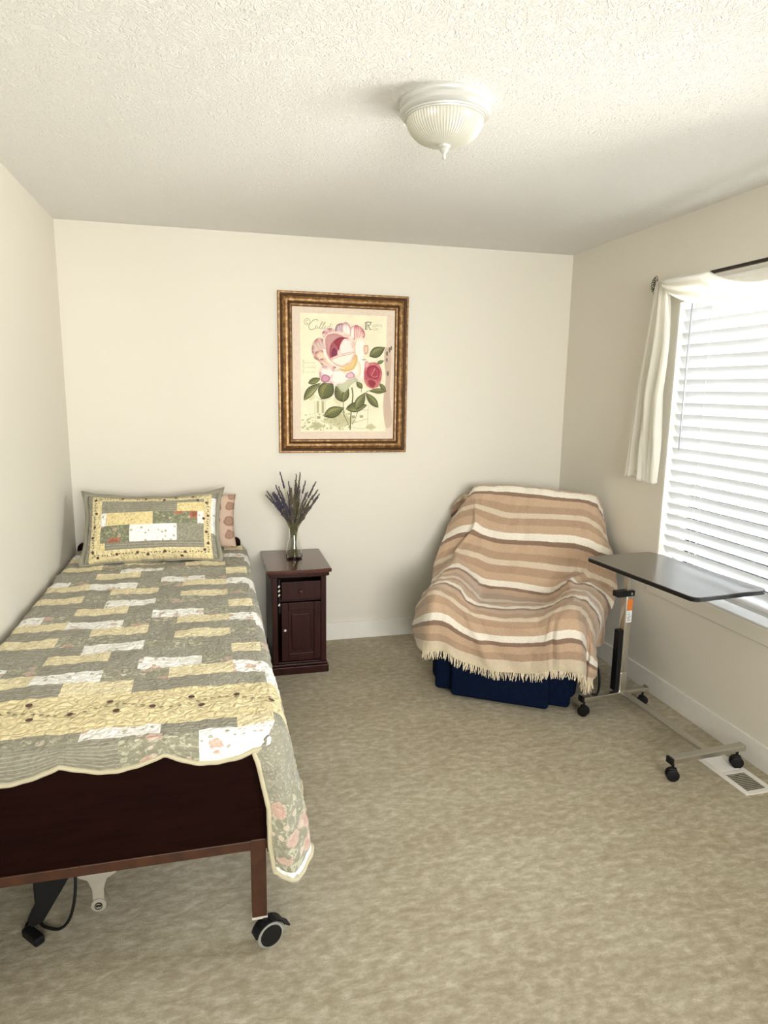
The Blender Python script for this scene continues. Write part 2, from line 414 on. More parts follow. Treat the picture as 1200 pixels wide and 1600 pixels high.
# hanging tail: gathered at the rod, widening to the hem
nu, nv = 90, 60
P = np.zeros((nv, nu, 3))
for j in range(nv):
    tt = j/(nv-1); e = tt**.75
    zc = .012 - tt*(1.0)
    yc0 = (1-e)*(-1.005) + e*(-.815); yc1 = (1-e)*(-1.085) + e*(-1.135)
    if tt < .55: yc1 -= .035*math.sin(PI*tt/.55)
    for i in range(nu):
        uu = i/(nu-1)
        y = yc0 + (yc1-yc0)*uu
        amp = .007 + .012*min(1, tt*2.2)
        x = amp*(.75*math.sin(uu*PI*2*2.7 + 1.3*math.sin(tt*2.6) + .5) + .45*math.sin(uu*uu*PI*2*5.1 + 2.2*tt) + .22*math.sin(uu*PI*2*11.3 + 3*math.sin(tt*4)))
        zz = zc + (.012*math.sin(uu*6.0) + .014*uu) * tt
        P[j, i] = (x - .018*(1-tt), y+1.06, zz)
tail = grid_mesh('tail', P, [M['sheer']], scarf); solid(tail, .0012, 0)
# the shorter inner layer of the tail (the hem folded back inside)
P2 = P[:, 4:-18].copy(); P2[:, :, 0] = P2[:, :, 0]*.8 + .018; P2[:, :, 2] *= .93
solid(grid_mesh('tail_lining', P2, [M['sheer']], scarf), .0012, 0)
# swag: sheet spanning along the rod, sagging below it, rope-like folds
nu, nv = 120, 70
P = np.zeros((nv, nu, 3)); Lw = 1.12
for i in range(nu):
    s_ = i/(nu-1); y = -.015 - s_*Lw
    env = math.sin(PI*min(1, s_*1.0))**.7
    toptie = 0.0
    # upper edge leaves the rod at 1/6 of the span, lower edge sags
    sag_top = 0 if s_ < .26 or s_ > .86 else .095*math.sin(PI*(s_-.26)/.60)**.75
    sag_bot = .030 + .135*env
    for j in range(nv):
        v_ = j/(nv-1)
        z0 = .013 - sag_top; z1 = -sag_bot
        zz = z0 + (z1-z0)*v_
        fold = math.sin(v_*PI*2*2.6 + .8*math.sin(s_*4))*.012*min(1, .3+s_*5)
        xx = -.016 - .020*math.sin(PI*v_)*(1+env*.8) + fold + .10*0
        P[j, i] = (xx, y + .0, zz)
sw = grid_mesh('swag', P, [M['sheer']], scarf); solid(sw, .0012, 0)
# knot loop over the rod end
lp = MB(); 
pts = []
for q in range(25):
    a = 2*PI*q/24; pts.append((.017*math.cos(a)-.001, -.0 + .006*math.sin(a), .017*math.sin(a)-.002))
lp.tube(pts[:-1], [.008+.003*math.sin(q*1.3) for q in range(24)], n=10, closed=True)
lp2 = lp.build('loop', M['sheer'], scarf, True)

# ------------------------------------------------------------------ ceiling light
cl = empty('ceiling_light', (1.49, -1.94, H), label='flush ceiling light with ribbed frosted glass bowl and pale metal rim', cat='ceiling light')
MB().lathe([(0, 0), (.138, 0), (.141, -.006), (.140, -.012), (.134, -.018), (.137, -.024), (.139, -.033), (.134, -.040), (.126, -.043), (.125, -.047), (.121, -.048), (.1205, -.052), (.117, -.052), (.117, -.030), (0, -.030)], n=72).build('rim', M['nickel'], cl, True)
def mat_bowl():
    m, nt, b = new_mat('frosted_ribbed_glass')
    b.inputs['Base Color'].default_value = (.72, .71, .63, 1); b.inputs['Roughness'].default_value = .28
    b.inputs['Coat Weight'].default_value = .3
    tl = nt.nodes.new('ShaderNodeBsdfTranslucent'); tl.inputs['Color'].default_value = (.95, .92, .80, 1)
    mx = nt.nodes.new('ShaderNodeMixShader'); mx.inputs[0].default_value = .35
    v = coords(nt); n = N(nt, 'ShaderNodeTexNoise', Scale=300.0); L(nt, v, n.inputs['Vector']); bump(nt, b, n.outputs['Fac'], .05, .001)
    L(nt, b.outputs[0], mx.inputs[1]); L(nt, tl.outputs[0], mx.inputs[2]); L(nt, mx.outputs[0], nt.nodes['Material Output'].inputs['Surface']); return m
M['bowl'] = mat_bowl()
prof = []
for q in range(22):
    a = q/21*PI/2; prof.append((.1165*math.cos(a)**.85 if q < 21 else .012, -.050 - .072*math.sin(a)))
prof += [(.012, -.1235), (.010, -.128)]
MB().lathe(prof, n=288, rib=lambda r, z, k: (.0013 if r > .02 else 0)*math.cos(k*2*PI/4)*(min(1, r/.06))).build('glass_bowl', M['bowl'], cl, True)
MB().lathe([(.0, -.120), (.020, -.121), (.019, -.126), (.012, -.131), (.013, -.136), (.008, -.141), (.0045, -.146), (.0055, -.151), (.0055, -.157), (.003, -.160), (.0, -.161)], n=24).build('finial', M['nickel'], cl, True)

# ------------------------------------------------------------------ floor vent
vt = empty('floor_vent', (2.880, -1.885, 0), .02, label='cream metal floor register vent in the carpet by the baseboard', cat='vent')
fw, fl = .072, .150
v = MB(); v.bx(-fw, -.047, -fl, fl, 0, .006, .002).bx(.047, fw, -fl, fl, 0, .006, .002).bx(-.047, .047, fl-.022, fl, 0, .006).bx(-.047, .047, -fl, -fl+.022, 0, .006).bx(-.047, .047, -.008, .008, 0, .006)
v.build('frame', M['trim'], vt)
MB().bx(-.05, .05, -fl+.01, fl-.01, .0004, .0012).build('duct_shade', M['slot'], vt)  # flat near-black sheet standing in for the shade inside the duct
for k in range(22):
    y = -fl+.028 + (k+.5)*(2*fl-.056)/22
    if abs(y) < .009: continue
    MB().box((0, y, .0032), (.095, .0042 if y < 0 else .0085, .0014), Matrix.Rotation(math.radians(28), 3, 'X')).build('louver', M['trim'] if y > 0 else M['chrome'], vt)

# ------------------------------------------------------------------ nightstand
ns = empty('nightstand', (1.215, -.262, 0), label='small dark cherry nightstand with one drawer and one door, beside the bed', cat='nightstand')
hx, y0, y1 = .150, -.205, .225       # body half width, front, back (local)
b_ = MB(); b_.bx(-hx, -hx+.018, y0, y1, .06, .565).bx(hx-.018, hx, y0, y1, .06, .565).bx(-hx, hx, y1-.012, y1, .06, .565).bx(-hx, hx, y0, y1, .05, .068)
b_.bx(-hx, hx, y0+.012, y1, .418, .430)
b_.build('cabinet_body', M['cherry'], ns, bevel=.002)
bowf = lambda x: -.014*math.cos(x/.18*PI/2)
poly = [(x, y0-.030+bowf(x)) for x in np.linspace(-.178, .178, 19)]
MB().prism(poly+[(.178, y1+.010), (-.178, y1+.010)], 'z', .588, .610).build('top', M['cherry_top'], ns, bevel=.005)
poly = [(x*.93, y0-.018+bowf(x)) for x in np.linspace(-.178, .178, 19)]
MB().prism(poly+[(.165, y1+.006), (-.165, y1+.006)], 'z', .565, .588).build('cornice', M['cherry'], ns, bevel=.004)
pl = MB(); pl.bx(-hx-.012, hx+.012, y0-.022, y1+.002, 0, .045).bx(-hx-.006, hx+.006, y0-.014, y1+.001, .045, .060)
pl.build('plinth', M['cherry'], ns, bevel=.004)
for sx in (-1, 1):
    MB().bx(sx*hx-(.030 if sx > 0 else 0), sx*hx+(.030 if sx < 0 else 0), y0-.008, y0+.004, .06, .565).build('pilaster', M['cherry'], ns, bevel=.003)
# black spindle at the upper left; pale chips stand in for its reflections
tw = MB(); 
tw.cyl((-hx+.040, y0-.004, .36), (-hx+.040, y0-.004, .555), .0075, n=12)
tw.build('spindle', M['black'], ns, True)
for z in (.515, .490, .465, .410):
    MB().box((-hx+.038, y0-.012, z), (.014, .004, .009), Matrix.Rotation(math.radians(-50), 3, 'Y') @ Matrix.Rotation(.4, 3, 'Z'), .0015).build('spindle_glint', M['ivory'], ns)
dr = MB().bx(-hx+.052, hx-.030, y0-.004, y0+.014, .432, .535).build('drawer', M['cherry'], ns, bevel=.003)
MB().lathe([(0, .024), (.008, .023), (.012, .018), (.010, .010), (.005, .006), (.005, 0)], n=20, axis='Y').build('drawer_knob', M['cherry_top'], dr, True)
kn = dr.children[0]; kn.location = (.008, y0-.004, .482); kn.rotation_euler = (PI, 0, 0)
dd = MB(); dx0, dx1, dz0, dz1 = -hx+.050, hx-.030, .075, .415
yy = y0-.004
dd.bx(dx0, dx0+.038, yy, yy+.018, dz0, dz1).bx(dx1-.038, dx1, yy, yy+.018, dz0, dz1).bx(dx0+.038, dx1-.038, yy, yy+.018, dz0, dz0+.045).bx(dx0+.038, dx1-.038, yy, yy+.018, dz1-.045, dz1)
door = dd.build('door', M['cherry'], ns, bevel=.003)
MB().bx(dx0+.034, dx1-.034, yy+.010, yy+.017, dz0+.041, dz1-.041).bx(dx0+.056, dx1-.056, yy+.003, yy+.0105, dz0+.066, dz1-.066, .004, 2).build('door_panel', M['cherry'], door)
kn = MB().lathe([(0, .020), (.006, .019), (.0085, .015), (.007, .009), (.004, .005), (.004, 0)], n=18, axis='Y').build('door_knob', M['nickel'], door, True); kn.location = (dx0+.018, yy, .262); kn.rotation_euler = (PI, 0, 0)

# ------------------------------------------------------------------ vase + lavender
VX, VY, VZ = 1.215, -.235, .610
def mat_glass():
    m, nt, b = new_mat('clear_vase_glass')
    b.inputs['Base Color'].default_value = (.97, .98, .95, 1); b.inputs['Roughness'].default_value = .02
    b.inputs['Transmission Weight'].default_value = 1; b.inputs['IOR'].default_value = 1.45
    return m
M['glass'] = mat_glass()
vs_ = empty('glass_vase', (VX, VY, VZ), label='small clear glass carafe vase standing on the nightstand', cat='vase')
out = [(0, 0), (.040, 0), (.0475, .006), (.0485, .018), (.0465, .040), (.041, .075), (.034, .110), (.028, .140), (.026, .160), (.027, .175), (.0295, .186)]
inn = [(.0275, .186), (.025, .175), (.024, .160), (.026, .140), (.032, .110), (.039, .075), (.0445, .040), (.0462, .018), (.044, .010), (.0, .009)]
MB().lathe(out+inn, n=48).build('vase_body', M['glass'], vs_, True, weld=True)
M['stem'] = simple('dried_stem_green', (.17, .155, .055), .8, var=.3)
M['lav'] = simple('lavender_bud', (.085, .072, .080), .9, var=.45, vs=120)
M['lav2'] = simple('lavender_bud_brown', (.115, .095, .06), .9, var=.4, vs=120)
M['lav3'] = simple('lavender_bud_violet', (.060, .052, .085), .9, var=.4, vs=120)
bq = empty('lavender_bouquet', (VX, VY, VZ), label='bunch of dried lavender stalks standing in the glass vase', cat='dried flowers')
sr = random.Random(11)
tips = []
for k in range(105):
    a = sr.uniform(0, 2*PI); rr = math.sqrt(sr.uniform(0, 1))
    hgt = sr.uniform(.25, .455) if rr < .6 else sr.uniform(.24, .40)
    tx = rr*.150*math.cos(a)*min(1, .25+(hgt-.2)*5); ty = rr*.10*math.sin(a)
    tips.append((tx, ty, hgt))
tips += [(-.155, 0, .375), (-.150, .02, .395), (.130, 0, .445), (.115, -.02, .43), (-.075, 0, .505), (.040, 0, .500), (.018, .01, .49), (-.10, .0, .43)]
for (tx, ty, hz) in tips:
    nx, ny = tx*.10, ty*.12
    b0 = Vector((-nx*.9 + sr.uniform(-.018, .018), -ny + sr.uniform(-.018, .018), .014)); b1 = Vector((nx + sr.uniform(-.010, .010), ny + sr.uniform(-.010, .010), .165))
    b2 = Vector((tx, ty, hz)); mid = (b1+b2)/2 + Vector((-(tx-nx)*.10, 0, .008))
    pts = []
    for q in range(13):
        t_ = q/12
        if t_ < .4: p = b0.lerp(b1, t_/.4)
        else:
            s2 = (t_-.4)/.6; p = b1*(1-s2)**2 + mid*2*s2*(1-s2) + b2*s2**2
        pts.append(p)
    st = MB().tube(pts, .0011, n=5).build('stem', M['stem'], bq)
    fl = MB(); ln = sr.uniform(.055, .10); d = (pts[-1]-pts[-3]).normalized()
    nb = int(ln/.0065)
    for q in range(nb):
        p = b2 - d*(q*.0065*1.05) + Vector((sr.uniform(-1, 1), sr.uniform(-1, 1), 0))*.0018
        fl.sph(p, .0052*(.7+.5*q/nb), (1, 1, 1.25), 6)
    mm = M['lav3'] if (tx < -.04 and sr.random() < .65) else (M['lav'] if sr.random() < .55 else M['lav2'])
    fl.build('flower_spike', mm, st, False)

# ------------------------------------------------------------------ framed rose print
PX0, PX1, PZ0, PZ1 = 1.158, 1.942, 1.203, 2.136
pc = (PX0+PX1)/2; pz = (PZ0+PZ1)/2; pw = (PX1-PX0)/2; ph = (PZ1-PZ0)/2
pic = empty('framed_picture', (pc, 0, PZ0), label='gold wood framed botanical print of pink and white roses on the wall', cat='picture')
m, nt, b = new_mat('antique_gold_wood')
v = coords(nt, 'Object', (1, 1, 1)); n = N(nt, 'ShaderNodeTexNoise', Scale=45.0, Detail=5.0, Roughness=.7); L(nt, v, n.inputs['Vector'])
r = ramp(nt, [(.35, (.13, .058, .016)), (.52, (.27, .14, .045)), (.68, (.47, .30, .12))]); L(nt, n.outputs['Fac'], r.inputs['Fac']); L(nt, r.outputs['Color'], b.inputs['Base Color'])
b.inputs['Roughness'].default_value = .38; b.inputs['Metallic'].default_value = .35; bump(nt, b, n.outputs['Fac'], .25, .002)
M['gold'] = m
M['golddark'] = simple('antique_gold_groove', (.07, .028, .008), .5, .2, var=.3, vs=60)  # darker gold for the grooves and inner lip of the frame
# frame profile: (distance inwards from outer edge, protrusion towards the room)
prof = [(0, .001), (0, .018), (.004, .022), (.012, .022), (.016, .017), (.020, .016), (.026, .020), (.034, .030), (.044, .036), (.054, .036), (.060, .030), (.064, .022), (.067, .021), (.071, .025), (.076, .024), (.080, .018), (.083, .014), (.083, .006), (.0, .001)]
def frame_ring(prof, hw, hh, zc, m0, name, parent, dark):
    V = []; Fc = []; mi = []
    for (d, p) in prof:
        x, z = hw-d, hh-d
        V += [(-x, -p, zc-z), (x, -p, zc-z), (x, -p, zc+z), (-x, -p, zc+z)]
    for k in range(len(prof)-1):
        for c in range(4):
            a0 = k*4+c; a1 = k*4+(c+1) % 4
            Fc.append((a0, a1, a1+4, a0+4)); mi.append(1 if k in dark else 0)
    me = bpy.data.meshes.new(name); me.from_pydata(V, [], Fc); o = link(name, me, m0, parent)
    me.polygons.foreach_set('material_index', mi)
    bm = bmesh.new(); bm.from_mesh(me); bmesh.ops.recalc_face_normals(bm, faces=bm.faces); bm.to_mesh(me); bm.free()
    return o
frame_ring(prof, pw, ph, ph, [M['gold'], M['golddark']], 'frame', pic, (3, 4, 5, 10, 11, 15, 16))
M['mat_board'] = simple('cream_mat_board', (.74, .62, .50), .85, var=.04, vs=60)
MB().bx(-pw+.078, pw-.078, -.012, -.004, .078, 2*ph-.078).build('mat_board', M['mat_board'], pic)
# print sheet: measured inside the frame
sx0, sx1, sz0, sz1 = -.262, .258, .128, .815
M['print_paper'] = simple('aged_print_paper', (.83, .79, .58), .8, var=.05, vs=18)
sheet = MB()
edge = []
rr = random.Random(4)
def jag(a, b, n): return [(a[0]+(b[0]-a[0])*i/n + rr.uniform(-.0012, .0012), a[1]+(b[1]-a[1])*i/n + rr.uniform(-.0012, .0012)) for i in range(n)]
cs = [(sx0, sz0), (sx1, sz0), (sx1, sz1), (sx0, sz1)]
for i in range(4): edge += jag(cs[i], cs[(i+1) % 4], 40)
sheet.prism(edge, 'y', -.0135, -.011)
sh = sheet.build('print_sheet', M['print_paper'], pic)
# artwork, traced as coloured flat shapes printed on the sheet
m, nt, b = new_mat('printed_ink'); at = nt.nodes.new('ShaderNodeAttribute'); at.attribute_name = 'Col'
v = coords(nt); n = N(nt, 'ShaderNodeTexNoise', Scale=220.0, Detail=3.0); L(nt, v, n.inputs['Vector'])
r = ramp(nt, [(.3, (.82, .82, .82)), (.7, (1, 1, 1))]); L(nt, n.outputs['Fac'], r.inputs['Fac'])
L(nt, mixc(nt, 1.0, at.outputs['Color'], r.outputs['Color'], 'MULTIPLY'), b.inputs['Base Color']); b.inputs['Roughness'].default_value = .75
M['print_ink'] = m
def s2l(c): return tuple(((x/255+.055)/1.055)**2.4 if x > 10 else x/3294 for x in c)
AV, AF, AC = [], [], []
lay = [0]
def art_pt(X, Y):
    t_ = (Y-275)/(1228-275); xl = 240+10*t_; xr = 966-26*t_
    u = (X-xl)/(xr-xl); top = 268+22*u; vv = (Y-top)/(1228-top)
    return (sx0+(sx1-sx0)*u, sz1-(sz1-sz0)*vv)
def smooth_poly(p, sub=5):
    out = []; n = len(p)
    for i in range(n):
        p0, p1, p2, p3 = p[i-1], p[i], p[(i+1) % n], p[(i+2) % n]
        for k in range(sub):
            t_ = k/sub
            out.append(tuple(.5*((2*p1[c]) + (-p0[c]+p2[c])*t_ + (2*p0[c]-5*p1[c]+4*p2[c]-p3[c])*t_*t_ + (-p0[c]+3*p1[c]-3*p2[c]+p3[c])*t_**3) for c in (0, 1)))
    return out
def blob(pts, edge_c, mid_c, centre=None, smooth=True, alt=None, inner=.55):
    """closed shape with a colour at its rim and another in its middle (pigment of the print itself)"""
    lay[0] += 1; y = -.0136 - lay[0]*.000012
    P_ = smooth_poly(pts) if smooth else pts
    if centre is None: centre = (sum(p[0] for p in pts)/len(pts), sum(p[1] for p in pts)/len(pts))
    e, mc = s2l(edge_c), s2l(mid_c)
    base = len(AV); n = len(P_)
    al = s2l(alt) if alt else None
    for k, p in enumerate(P_):
        x, z = art_pt(*p); AV.append((x, y, z)); AC.append(al if (al and (k//3) % 2) else e)
    for k, p in enumerate(P_):
        x, z = art_pt(centre[0]+(p[0]-centre[0])*inner, centre[1]+(p[1]-centre[1])*inner); AV.append((x, y, z)); AC.append(mc)
    x, z = art_pt(*centre); AV.append((x, y, z)); AC.append(mc)
    for k in range(n):
        k2 = (k+1) % n
        AF.append((base+k, base+k2, base+n+k2, base+n+k)); AF.append((base+n+k, base+n+k2, base+2*n))
def stroke(pts, w, col, w2=None):
    lay[0] += 1; y = -.0136 - lay[0]*.000012; c = s2l(col); n = len(pts); base = len(AV)
    for i, p in enumerate(pts):
        a, b2 = pts[max(i-1, 0)], pts[min(i+1, n-1)]; dx, dy = b2[0]-a[0], b2[1]-a[1]; l = math.hypot(dx, dy) or 1
        ww = w if w2 is None else w+(w2-w)*i/(n-1)
        for s_ in (-1, 1):
            x, z = art_pt(p[0]-dy/l*ww/2*s_, p[1]+dx/l*ww/2*s_); AV.append((x, y, z)); AC.append(c)
    for i in range(n-1): AF.append((base+2*i, base+2*i+1, base+2*i+3, base+2*i+2))
def curve(pts, sub=6):
    out = []
    for i in range(len(pts)-1):
        p0, p1, p2, p3 = pts[max(i-1, 0)], pts[i], pts[i+1], pts[min(i+2, len(pts)-1)]
        for k in range(sub):
            t_ = k/sub
            out.append(tuple(.5*((2*p1[c]) + (-p0[c]+p2[c])*t_ + (2*p0[c]-5*p1[c]+4*p2[c]-p3[c])*t_*t_ + (-p0[c]+3*p1[c]-3*p2[c]+p3[c])*t_**3) for c in (0, 1)))
    return out+[pts[-1]]
# faint aged tints on the paper and the mauve strip at its right edge
blob([(950, 540), (1000, 600), (985, 900), (1000, 1150), (945, 1190), (925, 1000), (950, 800), (940, 650)], (214, 192, 166), (208, 184, 162), smooth=True)
for (x, y, w_, h_, c) in [(560, 1130, 260, 60, (205, 200, 160)), (380, 1180, 120, 28, (190, 186, 145)), (820, 1190, 90, 24, (205, 198, 160)), (330, 940, 60, 30, (222, 216, 172)), (560, 950, 90, 60, (232, 228, 186))]:
    blob([(x+w_/1.0*.5*math.cos(a)*(1+.2*math.sin(3*a)), y+h_*math.sin(a)*(1+.25*math.cos(4*a))) for a in np.linspace(0, 2*PI, 14)[:-1]], (226, 222, 180), c)
ar = random.Random(3)
for k in range(90):      # sketchy engraved garden along the foot of the sheet
    x = ar.uniform(265, 640); y = ar.uniform(1120, 1215) if ar.random() < .8 else ar.uniform(1060, 1130); s_ = ar.uniform(5, 13)
    blob([(x+s_*math.cos(a)*ar.uniform(.6, 1.2), y+s_*.8*math.sin(a)*ar.uniform(.6, 1.2)) for a in np.linspace(0, 2*PI, 7)[:-1]], ar.choice([(190, 188, 145), (205, 202, 160), (172, 170, 128)]), (196, 193, 150))
for x in (385, 425): blob([(x-10, 975), (x+10, 975), (x+9, 1075), (x-9, 1075)], (196, 192, 150), (186, 182, 140), smooth=False)
for (x, y) in [(675, 1105), (742, 1102), (392, 1110)]: blob([(x-14, y-10), (x+14, y-10), (x+14, y+12), (x-14, y+12)], (176, 176, 140), (168, 168, 132), smooth=False)
for pl_ in [[(340, 915), (400, 960), (440, 968), (500, 950)], [(600, 1050), (800, 1050)], [(800, 1010), (790, 1210)], [(360, 975), (365, 1190)], [(445, 975), (440, 1190)], [(640, 1190), (760, 1205), (800, 1180)], [(660, 1160), (800, 1120)]]:
    stroke(curve(pl_), 3, (182, 178, 138))
for (x, y, s_) in [(965, 590, 16), (985, 560, 18), (962, 640, 14), (968, 750, 17), (1000, 545, 14)]:
    blob([(x+s_*.6*math.cos(a)*ar.uniform(.7, 1.2), y+s_*1.3*math.sin(a)) for a in np.linspace(0, 2*PI, 8)[:-1]], (150, 138, 118), (120, 108, 92))
# script flourishes
INK = (150, 148, 112)
def arc(cx, cy, rx, ry, a0, a1, n=18): return [(cx+rx*math.cos(a0+(a1-a0)*k/n), cy+ry*math.sin(a0+(a1-a0)*k/n)) for k in range(n+1)]
stroke(arc(297, 340, 24, 26, 0, 2*PI), 3.2, INK); stroke(arc(299, 341, 12, 14, .6, 5.6), 3, INK)
stroke(curve([(385, 332), (375, 322), (345, 330), (318, 362), (312, 385), (325, 402), (352, 398), (368, 382)]), 4.2, INK)           # C
stroke(curve([(372, 386), (366, 376), (376, 370), (384, 380), (378, 392), (368, 392)]), 3.2, INK)                                   # o
stroke(curve([(388, 396), (408, 368), (424, 344), (418, 342), (404, 372), (402, 392), (412, 396)]), 3.2, INK)                       # l
stroke(curve([(412, 396), (430, 368), (446, 346), (440, 344), (426, 374), (424, 392), (434, 396)]), 3.2, INK)                       # l
stroke(curve([(438, 388), (448, 384), (450, 374), (442, 374), (438, 388), (446, 398), (458, 392)]), 3, INK)                         # e
stroke(curve([(480, 380), (470, 374), (463, 384), (468, 394), (480, 390), (492, 350)]), 2.6, INK)                                   # ct
stroke([(482, 364), (505, 362)], 2.4, INK); stroke([(500, 372), (497, 392)], 2.4, INK)
GI = (120, 122, 104)
stroke([(786, 338), (784, 396)], 8, GI); stroke([(796, 336), (794, 396)], 3, GI); stroke([(774, 346), (800, 334)], 3, GI)
stroke(curve([(798, 338), (822, 340), (824, 358), (802, 364)]), 6, GI); stroke(curve([(802, 364), (812, 378), (818, 394), (832, 398)]), 6, GI); stroke([(775, 396), (795, 398)], 4, GI); stroke(curve([(832, 334), (826, 345), (838, 340)]), 3, GI)
for k, x in enumerate((850, 870, 890, 912)):
    stroke(arc(x, 366, 8, 11, .4+k, 5.3+k), 2.4, (178, 176, 140))
stroke([(840, 368), (925, 372)], 1.8, (190, 188, 150))
for k, x in enumerate((850, 866, 882)): stroke(arc(x, 394, 7, 9, 0, 5+k), 2.2, (184, 182, 146))
for y in (668, 706, 745):
    stroke(curve([(258, y-10), (270, y-22), (266, y+6), (285, y-4), (300, y-2), (312, y-6), (322, y), (340, y-8), (352, y), (368, y-6)]), 2.4, (188, 184, 142))
# stems, leaves
GD, GM, GL = (72, 74, 48), (98, 102, 62), (150, 150, 96)
for pts, w_ in [([(664, 865), (672, 930), (662, 1020), (652, 1120), (648, 1215)], 11), ([(592, 985), (596, 1080), (622, 1140), (645, 1195)], 6), ([(715, 1050), (690, 1120), (662, 1170)], 5), ([(745, 870), (742, 905)], 5), ([(782, 905), (800, 890)], 5)]:
    stroke(curve(pts), w_, (112, 116, 72), w_*.8)
def leaf(tipa, tipb, wid, c0=GD, c1=GM, bend=0, hl=GL):
    ax, ay = tipa; bx_, by = tipb; dx, dy = bx_-ax, by-ay; l = math.hypot(dx, dy); nx, ny = -dy/l, dx/l
    def side(s_, q): 
        out = []
        for k in range(q+1):
            t_ = k/q; o = wid*math.sin(PI*t_**.85)*s_ + bend*math.sin(PI*t_); out.append((ax+dx*t_+nx*o, ay+dy*t_+ny*o))
        return out
    A = side(1, 10); B = side(-1, 10); mid_ = side(0, 10)
    blob(A+list(reversed(B))[1:-1], c0, c1, smooth=False, inner=.6)
    # lighter half
    blob(side(.12, 10)+list(reversed(side(.86, 10)))[1:-1], c1, hl, smooth=False, inner=.45)
    stroke(mid_, 3, hl)
    for k in range(2, 9): 
        stroke([mid_[k], ((A[min(10, k+1)][0]*.8+mid_[k][0]*.2), (A[min(10, k+1)][1]*.8+mid_[k][1]*.2))], 1.6, c0)
        stroke([mid_[k], ((B[min(10, k+1)][0]*.8+mid_[k][0]*.2), (B[min(10, k+1)][1]*.8+mid_[k][1]*.2))], 1.6, hl)
leaf((306, 832), (410, 790), 26)
leaf((272, 972), (410, 828), 34, bend=-14, hl=(176, 174, 118))
leaf((412, 962), (500, 800), -66, hl=(146, 142, 84))
leaf((595, 985), (530, 850), 44); leaf((590, 985), (635, 865), -30, c0=(60, 64, 46))
leaf((432, 1100), (602, 1030), -46, hl=(160, 156, 96))
leaf((612, 1040), (792, 1010), 42, c0=(66, 70, 48)); leaf((690, 1050), (775, 905), -38, hl=(158, 158, 108))
leaf((885, 1030), (775, 905), 32); leaf((958, 892), (800, 892), 22, c0=(84, 86, 54)); leaf((950, 890), (890, 826), 18)
leaf((812, 612), (948, 538), -42, c0=(64, 68, 50)); leaf((875, 670), (938, 645), -15, c0=(110, 112, 80)); leaf((752, 872), (700, 815), 22, c0=(80, 84, 60))
blob([(540, 850), (600, 905), (660, 840), (720, 800), (640, 770), (560, 800)], (188, 194, 164), (206, 206, 172))
# large rose: outer petals round a cupped heart
WP, CR, PK, DP, MV = (250, 244, 232), (246, 228, 190), (206, 146, 148), (160, 74, 92), (112, 62, 74)
blob([(420, 430), (455, 395), (520, 395), (560, 430), (520, 480), (440, 470)], DP, (222, 180, 178), alt=(236, 214, 208))
blob([(528, 400), (548, 358), (600, 355), (615, 400), (590, 440), (545, 440)], MV, (212, 188, 196), alt=(136, 82, 96), inner=.6)
blob([(590, 440), (580, 370), (615, 340), (650, 372), (668, 440), (640, 490)], (196, 130, 140), WP)
blob([(650, 480), (655, 390), (690, 368), (720, 400), (700, 470)], PK, WP)
blob([(690, 500), (686, 372), (740, 378), (775, 425), (765, 468), (720, 500)], (186, 70, 96), (244, 206, 194), alt=(206, 120, 130), inner=.62, centre=(708, 470))
blob([(335, 560), (350, 500), (395, 465), (450, 500), (465, 560), (440, 640), (370, 640), (345, 600)], (170, 100, 108), (226, 200, 188), alt=(214, 176, 164))
blob([(360, 590), (410, 565), (470, 600), (480, 660), (420, 665), (380, 640)], (152, 70, 84), (244, 216, 190), alt=(206, 140, 130))
blob([(400, 640), (460, 630), (530, 680), (520, 715), (450, 700), (415, 680)], (160, 80, 92), (240, 214, 192), alt=(226, 180, 166))
blob([(690, 480), (770, 470), (775, 560), (760, 640), (800, 640), (790, 760), (740, 815), (680, 760), (660, 640)], (242, 228, 206), WP, inner=.75)
blob([(765, 530), (800, 525), (800, 585), (770, 590)], (206, 150, 120), (236, 206, 176))
blob([(400, 780), (410, 700), (480, 700), (540, 740), (560, 800), (500, 830), (430, 820)], (206, 150, 162), WP, alt=(240, 214, 214))
blob([(410, 800), (430, 760), (480, 775), (475, 815), (430, 822)], (166, 96, 126), (214, 160, 180))
blob([(480, 800), (520, 730), (620, 720), (690, 700), (700, 770), (640, 800), (570, 838), (510, 838)], (222, 180, 190), WP, alt=(246, 232, 226), inner=.72)
blob([(560, 700), (700, 640), (740, 700), (720, 780), (620, 760)], (240, 222, 184), WP)
blob([(610, 770), (640, 790), (690, 775), (660, 735)], (196, 120, 150), (232, 196, 206))
blob([(440, 560), (430, 470), (480, 425), (560, 415), (640, 440), (690, 510), (700, 600), (680, 670), (600, 700), (520, 680), (465, 630)], (232, 196, 184), (240, 214, 196), alt=(250, 232, 220), inner=.8)
blob([(448, 540), (450, 460), (500, 432), (560, 440), (600, 470), (560, 560), (500, 630), (465, 600)], (196, 140, 140), (206, 156, 152), inner=.7)
blob([(478, 590), (490, 520), (540, 470), (600, 460), (640, 480), (610, 560), (580, 600), (530, 640), (490, 630)], (166, 76, 92), (176, 92, 100))
blob([(520, 500), (560, 462), (606, 470), (590, 530), (560, 560), (540, 530)], (130, 44, 58), (156, 60, 70))
blob([(495, 600), (510, 550), (535, 560), (540, 600), (520, 636)], (112, 40, 66), (128, 50, 76))
blob([(560, 590), (570, 520), (600, 475), (650, 480), (676, 540), (665, 590), (600, 610)], (226, 186, 186), (248, 238, 228), alt=(244, 220, 216), inner=.7)
blob([(545, 590), (555, 560), (575, 600), (560, 625)], (236, 190, 190), (246, 220, 214))
blob([(480, 640), (560, 600), (690, 575), (670, 640), (610, 685), (540, 690)], (220, 166, 158), (250, 240, 224), alt=(238, 206, 184), inner=.7)
